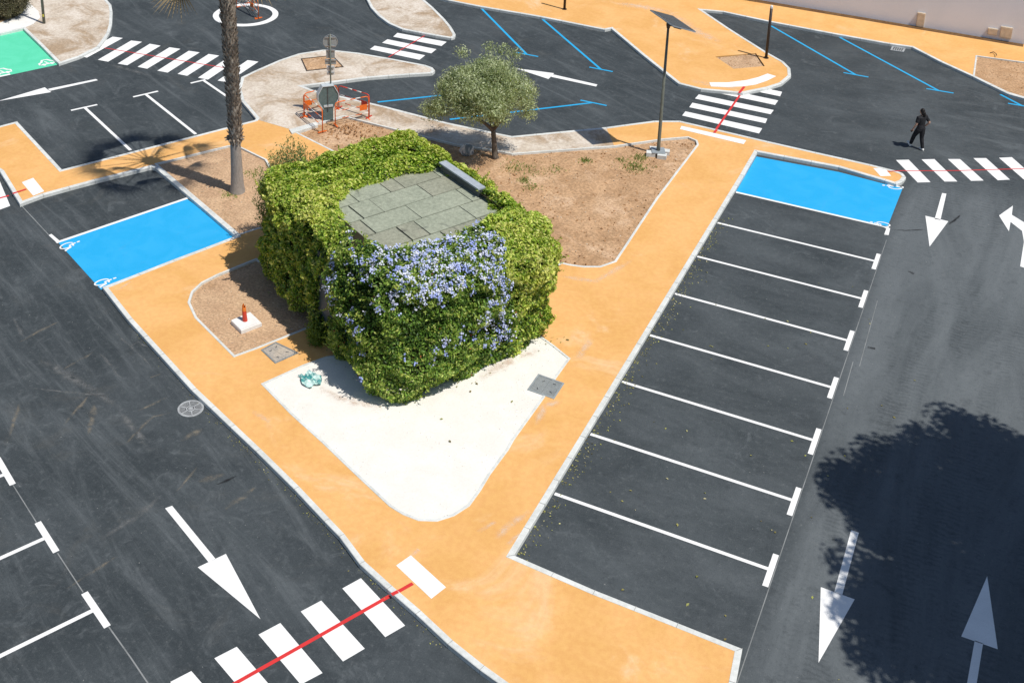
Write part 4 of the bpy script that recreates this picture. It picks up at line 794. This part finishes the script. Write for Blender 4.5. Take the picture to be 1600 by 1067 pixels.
q = np.c_[RNG.normal(0,.7,260), RNG.normal(0,.35,260)]; dm = np.array((-14.789,-2.443)); q = q@np.array([[.8,.5],[-.5,.8]])+dm; stones('dug_soil_clods', q, .06+.10*np.exp(-((q-dm)**2).sum(1)/.4), .02, .10, M['clod'])
M['gravel_stone'] = mottled('white_gravel_stones', (.80,.78,.74), (.66,.63,.58), 5, 30, .95, .1, .3)
q = scatter(white_bed, 2200); stones('gravel_stones', q, np.full(len(q),.118), .006, .026, M['gravel_stone'])
# leaf litter: along the right row's kerb, the left kerb, and loose leaves on the lanes
n = 620; q = np.c_[np.abs(RNG.normal(0,.22,n))+.02, RNG.uniform(-21,-2,n)]
n2 = 70; q2 = np.c_[RNG.uniform(.3,7.5,n2), RNG.uniform(-24,-2,n2)]
lk = np.array([(-13.641,-16.847),(-11.716,-17.791),(-9.982,-18.613),(-8.116,-19.460),(-7.004,-19.920),(-5.443,-20.592),(-4.254,-21.166),(-2.990,-21.842),(-1.945,-22.237),(-0.185,-22.925)]); ii = RNG.integers(0,len(lk)-1,230); f = RNG.random(230)[:,None]; q3 = lk[ii]*(1-f)+lk[ii+1]*f+RNG.normal(0,.07,(230,2))
wp_ = np.array([(-3.033,-17.119),(-3.450,-15.026),(-3.440,-14.639),(-3.623,-16.426),(-2.267,-14.897)]); q4 = wp_+0
ring = []
while len(ring) < 260:
    a_, b_ = random.uniform(-4.4,4.2), random.uniform(-17.7,-10.6); ex = max(abs(a_-CA)-HA+.35, abs(b_-CB)-HB+.35)
    if 0 < ex < .55*random.random()+.1: ring.append(W(a_,b_,.14))
rl = []
while len(rl) < 110:
    a_, b_ = random.uniform(-1.7,2), random.uniform(-16.3,-12); pt = np.array([(a_,b_)])
    if inside(pt,patch)[0] and dist_poly(pt,patch)[0] < .45*random.random()**2+.03: rl.append(W(a_,b_,3.575))
q5 = np.array(ring+rl)
P = np.r_[q5,np.c_[q,np.full(n,.012)],np.c_[q2,np.full(n2,.012)],np.c_[q3,np.full(230,.012)],np.c_[q4,np.full(len(q4),.135)]]
Lz = np.r_[RNG.uniform(.03,.08,len(q5)),RNG.uniform(.02,.07,n),RNG.uniform(.05,.11,n2),RNG.uniform(.015,.05,230),np.full(len(q4),.10)]
leaf_mesh('leaf_litter', P, RNG.normal(0,.25,P.shape)+np.array([0,0,1]), Lz, Lz*.6, tints(len(P),[(.16,.13,.05),(.30,.28,.10),(.34,.36,.10),(.42,.38,.25)]), M['litter'], None, kind='stuff')

RNG = np.random.default_rng(45); random.seed(45)
# =================================================================== SOLAR LAMP
lb = (-3.362,1.412)
t = thing('solar_lamp', 'tall grey solar street lamp with a tilted panel standing on concrete blocks', 'street lamp', (*lb,.05))
for sx, sy in ((.22,.2),(-.22,.2),(.22,-.2),(-.22,-.2)): MB().box((sx,sy,.09),(.34,.26,.18),.35+random.uniform(-.2,.2)).build('ballast_block', M['kerb'], t)
MB().box((0,0,.20),(.5,.5,.035),.4).build('base_plate', M['steel'], t)
MB().tube([(0,0,.2),(0,0,.5),(0,0,5.25)],[.075,.07,.045],12).build('post', M['post'], t, True)
c0 = [Vector(v)-Vector((*lb,.05)) for v in ((-3.78,1.27,5.98),(-3.10,2.06,5.59),(-2.21,.89,5.63),(-2.81,.03,6.02))]
cen = sum(c0, Vector())/4-Vector((.06,.0,.16)); eu = ((c0[1]-c0[0])+(c0[2]-c0[3])).normalized(); ev = ((c0[3]-c0[0])+(c0[2]-c0[1])); ev = (ev-eu*ev.dot(eu)).normalized(); en = eu.cross(ev)
if en.z < 0: en = -en
off = Vector((0,0,5.32))-cen; off.z = 0
rot = Matrix((eu,ev,en)).transposed(); cen = cen+off*.35
MB().box(cen,(1.12,1.5,.045),rot=rot).build('panel', M['alu'], t); pn = t.children[-1]
for s_ in (-1,1): MB().box(cen+ev*s_*.37+en*.026,(1.06,.70,.008),rot=rot).build('solar_cells', M['panel'], pn)
MB().tube([(0,0,5.2),(0,0,5.35),cen-en*.12],[.06,.09,.09],10).build('bracket', M['dark_metal'], t, True)
MB().box(cen-en*.10+eu*.1,(.34,.6,.13),rot=rot).build('lamp_head', M['dark_metal'], t)
# =================================================================== BOLLARDS AND POLES
def bollard(px, label, h):
    t = thing('bollard_post', label, 'post', (*px,ZP), group='dark posts on the orange plaza')
    MB().tube([(0,0,0),(0,0,.03)],[.12,.12],12).build('foot', M['dark_metal'], t); MB().tube([(0,0,.03),(0,0,h)],.065,12).build('shaft', M['dark_metal'], t, True)
    MB().tube([(0,0,h),(0,0,h+.10),(0,0,h+.14)],[.068,.068,.03],12).build('cap', M['white_steel'], t)
bollard((-1.981,13.190), 'dark brown post with a white cap beside the tree pit on the orange plaza', 2.42)
bollard((-12.453,14.694), 'dark brown post cut by the top edge above the blue bay lines', 2.42)
t = thing('slim_pole', 'slim grey green pole with a small yellow tag on the pale top left island', 'pole', (*(-33.409,0.621),ZC))
MB().tube([(0,0,0),(0,0,3.8)],[.07,.055],10).build('shaft', M['post'], t, True); MB().box((.05,-.07,.42),(.09,.02,.12)).build('tag', plain('yellow_tag',(.75,.62,.08)), t)
# sign post seen from behind
sb_ = (-15.949,-1.872); t = thing('sign_post', 'tall thin sign pole with a round sign and smaller plates seen from behind', 'sign', (*sb_,ZC), R(26))
MB().tube([(0,0,0),(0,0,3.62)],.03,10).build('pole', M['post'], t, True)
def disc(r, y, z, th=.02, n=28):
    mb = MB(); vs = [(r*math.cos(2*math.pi*i/n), y+s_*th/2, z+r*math.sin(2*math.pi*i/n)) for s_ in (-1,1) for i in range(n)]
    mb.add(vs, [tuple(range(n)), tuple(range(2*n-1,n-1,-1))]+[(i,(i+1)%n,n+(i+1)%n,n+i) for i in range(n)]); return mb
sd_ = disc(.29,.06,3.28).build('round_sign', M['steel'], t)
mb = MB(); n = 28
for i in range(n):
    a0, a1 = 2*math.pi*i/n, 2*math.pi*(i+1)/n; mb.tube([(.285*math.cos(a0),.045,3.28+.285*math.sin(a0)),(.285*math.cos(a1),.045,3.28+.285*math.sin(a1))],.012,5)
mb.build('rolled_edge', M['alu'], sd_)
for z, hw in ((3.46,.20),(3.10,.20)): MB().box((0,.035,z),(hw*2,.03,.045)).build('rail', M['alu'], sd_)
s2 = MB().box((0,.06,2.76),(.34,.02,.36)).build('small_plate', M['steel'], t); MB().box((0,.035,2.92),(.36,.03,.04)).build('rail', M['alu'], s2)
s3 = MB().box((0,.06,2.42),(.44,.02,.22)).build('wide_plate', M['steel'], t); MB().box((0,.035,2.50),(.46,.03,.04)).build('rail', M['alu'], s3)
s4 = MB().box((0,.06,2.06),(.32,.02,.40)).build('pale_plate', M['white_steel'], t); MB().box((0,.035,2.18),(.26,.03,.04)).build('rail', M['steel'], s4); MB().box((0,.035,1.96),(.26,.03,.04)).build('rail', M['steel'], s4)
# grey totem with octagonal head
tb = (-16.040,-1.991); t = thing('octagonal_totem', 'dark grey green metal totem with a wide octagonal head inside the orange barriers', 'totem', (*tb,.10), R(44))
MB().box((0,0,.40),(.40,.30,.80)).build('pedestal', M['totem'], t)
w_, h0, h1 = .40, .55, 1.50; oc = [(-.2,h0),(.2,h0),(w_,h0+.38),(w_,h1-.34),(.22,h1),(-.22,h1),(-w_,h1-.34),(-w_,h0+.38)]
mb = MB(); n = 8; vs = [(x,s_*.16,z) for s_ in (-1,1) for x,z in oc]; mb.add(vs, [tuple(range(n)), tuple(range(2*n-1,n-1,-1))]+[(i,(i+1)%n,n+(i+1)%n,n+i) for i in range(n)]); hd_ = mb.build('head', M['totem'], t)
mb = MB()
for i in range(8):
    a, b_ = oc[i], oc[(i+1)%8]; k = 1.06; cz = (h0+h1)/2; A_ = Vector((a[0]*k,0,cz+(a[1]-cz)*k)); B_ = Vector((b_[0]*k,0,cz+(b_[1]-cz)*k)); y0, y1 = -.19, .10
    vs = [(a[0],y0,a[1]),(b_[0],y0,b_[1]),(B_.x,y0,B_.z),(A_.x,y0,A_.z),(a[0],y1,a[1]),(b_[0],y1,b_[1]),(B_.x,y1,B_.z),(A_.x,y1,A_.z)]
    if i: mb.add(vs, [(0,1,2,3),(7,6,5,4),(3,2,6,7),(0,3,7,4),(1,5,6,2),(0,4,5,1)])
mb.build('rim', M['totem_rim'], hd_); MB().box((-.02,-.17,.95),(.035,.03,1.0)).build('centre_seam', M['iron_dark'], hd_); MB().box((0,-.165,.66),(.37,.04,.09)).build('ledge', M['totem_rim'], t)
# works barriers
def barrier(label, a, b, z, cols, plate=.8, lean=0):
    a, b = Vector(a), Vector(b); d = b-a; Ln = d.length; t = thing('works_barrier', label, 'barrier', (a.x,a.y,z), math.atan2(d.y,d.x), 'orange works barriers'); H = 1.0
    c1, c2 = cols; r_ = .022
    MB().tube([(0,0,0),(0,0,H-.12),(.035,0,H-.035),(.12,0,H),(Ln*.3,0,H)], r_, 8).build('frame', c1, t, True); MB().tube([(Ln,0,0),(Ln,0,H-.12),(Ln-.035,0,H-.035),(Ln-.12,0,H),(Ln*.75,0,H)], r_, 8).build('frame', c1, t, True)
    for k, (u0, u1) in enumerate(((.3,.45),(.45,.6),(.6,.75))): MB().tube([(Ln*u0,0,H),(Ln*u1,0,H)], r_*1.01, 8).build('top_rail', (c2,c1,c2)[k], t, True)
    for z_ in (.62,.28):
        for k in range(5): MB().tube([(Ln*k/5,0,z_),(Ln*(k+1)/5,0,z_)], .014, 7).build('rail', c1 if k % 2 else c2, t, True)
    MB().box((Ln*plate,-.01,.55),(.32,.012,.24)).build('plate', c1, t)
    for x in (.02,Ln-.02): MB().box((x,0,.02),(.05,.38,.03)).build('foot', c1, t)
O_, R_, W_ = M['orange_steel'], M['red_steel'], M['white_steel']
barrier('orange barrier on the left side of the grey totem', [(-16.967,-2.294)][0], [(-15.565,-3.143)][0], .12, (O_,W_), .16)
barrier('orange barrier in front of the grey totem, over the dug soil', [(-15.474,-2.333)][0], [(-14.633,-1.149)][0], .09, (O_,W_), .84)
barrier('red and white barrier behind the grey totem beside the asphalt wedge', [(-16.190,-0.880)][0], [(-14.641,-1.084)][0], .122, (R_,W_), .85)
barrier('orange barrier at the back left of the grey totem', [(-16.978,-2.230)][0], [(-16.247,-0.911)][0], .122, (O_,W_), .12)
barrier('orange barrier on the mini roundabout standing nearest the camera', [(-25.123,6.352)][0], [(-26.993,7.176)][0], .0, (O_,W_), .3)
barrier('orange barrier at the back of the mini roundabout', [(-25.173,6.426)][0], [(-26.822,7.921)][0], .0, (O_,W_), .6)
# red marker stub on a white block
q = [(-11.112,-15.391),(-10.863,-14.769),(-10.241,-15.075),(-10.544,-15.677)]; c = Vector((sum(p[0] for p in q)/4, sum(p[1] for p in q)/4)); t = thing('marker_block', 'square white concrete block with a broken red marker tube', 'marker', (c.x,c.y,.07))
ql = ccw([(p[0]-c.x,p[1]-c.y) for p in q]); mb = MB(); ring_mesh(mb, ql, inset(ql,.03), -.05, .13, .02, .006); mb.prism(inset(ql,.029), None, .129); mb.build('block', mottled('white_block',(.80,.79,.77),(.70,.69,.67),4,30,.9,.1,.3), t)
mp = (-10.728,-15.224); m0 = Vector((mp[0]-c.x, mp[1]-c.y, .13)); mb = MB(); n = 12; tops = [.48+random.uniform(-.05,.10) for _ in range(n)]
vs = [(m0.x+.075*math.cos(2*math.pi*i/n), m0.y+.075*math.sin(2*math.pi*i/n), m0.z) for i in range(n)]+[(m0.x-.02+.062*math.cos(2*math.pi*i/n), m0.y+.062*math.sin(2*math.pi*i/n), m0.z+.34) for i in range(n)]
mb.add(vs, [(i,(i+1)%n,n+(i+1)%n,n+i) for i in range(n)]); mb.build('tube', plain('faded_red_plastic',(.58,.055,.03),.5), t, True)
mb = MB(); vs = [(m0.x-.02+.062*math.cos(2*math.pi*i/n), m0.y+.062*math.sin(2*math.pi*i/n), m0.z+.34) for i in range(n)]+[(m0.x-.03+.05*math.cos(2*math.pi*i/n), m0.y+.05*math.sin(2*math.pi*i/n), m0.z+tops[i]) for i in range(n)]
mb.add(vs, [(i,(i+1)%n,n+(i+1)%n,n+i) for i in range(n)]); mb.build('torn_rim', plain('orange_plastic',(.75,.20,.03),.5), t)
# striped boulder / sack by the olive
rp = (-9.834,-2.029); bmm = bmesh.new(); bmesh.ops.create_icosphere(bmm, subdivisions=3, radius=1)
for v in bmm.verts:
    n_ = math.sin(v.co.x*3+1)*.08+math.sin(v.co.y*5+v.co.z*3)*.06+math.sin((v.co.x+v.co.z)*7)*.03; v.co *= 1+n_; v.co = Vector((v.co.x*.30,v.co.y*.22,max(v.co.z,-.7)*.26))
me = bpy.data.meshes.new('boulder'); bmm.to_mesh(me); bmm.free()
m = NT('veined_rock'); f = m.noise(m.pos(scale=(6,1.2,1.2), rot=.5, obj=True), 1.6, 5, .6, .8); m.bump(f,.6,.03); me.materials.append(m.done(m.mix(m.ramp(f,.42,.56), (.74,.72,.68), (.16,.20,.22)), .85))
me.polygons.foreach_set('use_smooth',[True]*len(me.polygons)); o = link('boulder', me, None, 'pale grey boulder with dark veins in the shade of the olive tree', 'boulder'); o.location = (*rp,.22); o.rotation_euler = (.2,-.35,.4)
# crumpled teal sheet on the gravel
sp_ = (-7.545,-16.637); bmm = bmesh.new(); bmesh.ops.create_grid(bmm, x_segments=14, y_segments=10, size=.5)
for v in bmm.verts:
    x, y = v.co.x, v.co.y; v.co = Vector((x*.62*(1+.15*math.sin(y*9)), y*.50*(1+.2*math.sin(x*7+1)), .03+.05*math.sin(x*13+y*5)*math.cos(y*15-x*4)+random.uniform(0,.04)))
me = bpy.data.meshes.new('plastic_sheet'); bmm.to_mesh(me); bmm.free(); m = NT('teal_plastic'); f = m.noise(m.pos(obj=True), 7, 4, .7)
me.materials.append(m.done(m.mix(m.ramp(f,.42,.56), (.05,.27,.27), (.55,.72,.68)), .25, .6)); o = link('plastic_sheet', me, None, 'crumpled teal plastic sheet lying on the white gravel at the hedge foot', 'plastic sheet'); o.location = (*sp_,.125); o.rotation_euler = (0,0,-.5)
# bent rod on the orange plaza
rb = [(7.119,18.923),(7.249,19.041),(7.379,18.797),(7.431,18.468)]; MB().tube([(p[0],p[1],.14+.03*i) for i,p in enumerate(rb)], .018, 6).build('bent_rod', M['dark_metal'], label='thin bent dark rod lying at the back edge of the right soil bed', cat='rod')

# =================================================================== PERSON
pf = (5.534,6.845)
per = thing('person', 'person in black clothes and white shoes walking across the asphalt with a phone', 'person', (*pf,0), R(52))
M['skin'] = plain('skin', (.50,.29,.20), .6); M['black'] = plain('black_cloth', (.018,.018,.021), .8, .3, 0, .4, 14); M['hair'] = plain('dark_hair', (.012,.009,.008), .5, .3); M['shoe'] = plain('white_shoe', (.78,.77,.75), .6)
J = dict(pel=(0,.12,.92), wa=(0,.13,1.08), ch=(0,.14,1.28), nk=(0,.15,1.45), hdb=(0,.16,1.52), rh=(.09,.12,.90), rk=(.095,.10,.50), ra=(.09,-.02,.09), lh=(-.09,.12,.90), lk=(-.11,.30,.53), la=(-.12,.40,.15),
  rs=(.19,.13,1.38), re=(.30,.02,1.13), rw=(.24,.16,.93), ls=(-.19,.15,1.38), le=(-.24,.15,1.10), lw=(-.26,.26,.88))
J = {k: Vector(v) for k, v in J.items()}
def bodytubes(mb, g, parts):
    if 'torso' in parts: mb.tube([J['pel']-Vector((0,0,.08)),J['pel'],J['wa'],J['ch'],J['ch']+Vector((0,0,.10)),J['nk']-Vector((0,0,.03))],[(.10+g,.15+g),(.115+g,.175+g),(.10+g,.14+g),(.115+g,.175+g),(.105+g,.18+g),(.06+g,.09+g)],14)
    for s_ in 'rl':
        if 'leg' in parts: mb.tube([J[s_+'h'],J[s_+'h'].lerp(J[s_+'k'],.5),J[s_+'k'],J[s_+'k'].lerp(J[s_+'a'],.35),J[s_+'a']],[.092+g,.08+g,.056+g,.055+g,.038+g],12)
        if 'upper' in parts: mb.tube([J['ch']+Vector((0,0,.09)),J[s_+'s'],J[s_+'s'].lerp(J[s_+'e'],.75 if g else 1)],[.07+g,.058+g,.046+g*1.4],10)
        if 'fore' in parts: mb.tube([J[s_+'e'],J[s_+'e'].lerp(J[s_+'w'],.35),J[s_+'w']],[.042,.040,.026],10)
def remesh(o, vox, sm=4):
    r_ = o.modifiers.new('remesh','REMESH'); r_.mode = 'VOXEL'; r_.voxel_size = vox; r_.use_smooth_shade = True
    s_ = o.modifiers.new('smooth','SMOOTH'); s_.iterations = sm; s_.factor = .5
mb = MB(); bodytubes(mb, 0, ('torso','leg','upper','fore'))
mb.tube([J['nk']-Vector((0,0,.06)),J['nk'],J['hdb']+Vector((0,.01,.03))],[.06,.05,.05],10)
hc_ = Vector((-.005,.175,1.605)); mb.ball(hc_,(.073,.092,.112),16,12); mb.ball(hc_+Vector((0,.05,-.05)),(.055,.05,.062),12,8); mb.ball(hc_+Vector((0,.098,-.012)),(.013,.02,.025),8,6)
for s_ in (-1,1): mb.ball(hc_+Vector((s_*.075,-.005,-.01)),(.012,.02,.03),8,6); mb.ball(hc_+Vector((s_*.028,.082,.012)),(.014,.010,.010),8,6)
mb.ball(hc_+Vector((0,.092,-.062)),(.024,.010,.008),8,6)
for s_ in 'rl':
    wv = J[s_+'w']; sg = 1 if s_ == 'r' else -1; dn = (wv-J[s_+'e']).normalized(); sd2 = Vector((1,0,0)); ax = dn.cross(sd2).normalized(); pc = wv+dn*.05
    mb.tube([wv,wv+dn*.04,wv+dn*.085],[(.022,.028),(.018,.042),(.014,.042)],10)
    for k, ln in enumerate((.062,.074,.080,.070)):
        b0 = wv+dn*.08+ax*((k-1.5)*.021); mb.tube([b0,b0+dn*ln*.5+sd2*(-sg*.008),b0+dn*ln*.85+sd2*(-sg*.035)],[.0105,.010,.0085],6)
    b0 = wv+dn*.025+ax*(.03); mb.tube([b0,b0+dn*.035+ax*.03,b0+dn*.065+ax*.036+sd2*(-sg*.015)],[.0125,.011,.009],6)
for s_, tilt in (('r',0),('l',.5)):
    a = J[s_+'a']; mb.tube([a,a+Vector((0,.05,-.04)),a+Vector((0,.15,-.05+tilt*.12))],[.036,.036,.028],8)
o = mb.build('body', M['skin'], per, True); remesh(o,.0075,2)
mb = MB(); bodytubes(mb,.016,('torso','upper')); o = mb.build('top', M['black'], per, True); remesh(o,.014,4)
mb = MB(); mb.tube([J['wa']-Vector((0,0,.02)),J['pel'],J['pel']-Vector((0,0,.10))],[(.118,.155),(.135,.19),(.11,.17)],14); bodytubes(mb,.024,('leg',)); o = mb.build('trousers', M['black'], per, True); remesh(o,.014,3)
mb = MB(); mb.ball(hc_+Vector((0,-.018,.022)),(.088,.098,.108),14,10); mb.ball(hc_+Vector((0,-.06,-.04)),(.080,.06,.11),12,8); mb.tube([hc_+Vector((.01,-.10,.0)),hc_+Vector((.02,-.13,-.12)),hc_+Vector((.03,-.12,-.27))],[.05,.055,.018],10); o = mb.build('hair', M['hair'], per, True); remesh(o,.012,3)
for s_, tl in (('r',0),('l',.55)):
    a = J[s_+'a']; rx = Matrix.Rotation(tl,3,'X'); mb = MB(); mb.tube([a+rx@Vector((0,-.06,-.045)),a+rx@Vector((0,-.02,-.035)),a+rx@Vector((0,.08,-.045)),a+rx@Vector((0,.17,-.06))],[(.04,.036),(.052,.042),(.04,.046),(.022,.034)],10)
    o = mb.build('shoe', M['shoe'], per, True); mb = MB(); mb.tube([a+rx@Vector((0,-.07,-.078)),a+rx@Vector((0,.17,-.078))],[(.012,.042),(.012,.040)],10); mb.build('sole', M['shoe'], o, True)
ph_ = thing('phone', 'small dark phone held in the left hand of the walking person', 'phone', (0,0,0)); wl = J['lw']; dn = (wl-J['le']).normalized(); pw = Matrix.Rotation(R(52),3,'Z')@(wl+dn*.12+Vector((.025,0,0)))+Vector((*pf,0))
ph_.location = pw; ph_.rotation_euler = (.6,0,R(52)); MB().box((0,0,0),(.012,.075,.15)).build('case', M['dark_metal'], ph_); MB().box((.007,0,0),(.002,.068,.14)).build('screen', M['panel'], ph_)
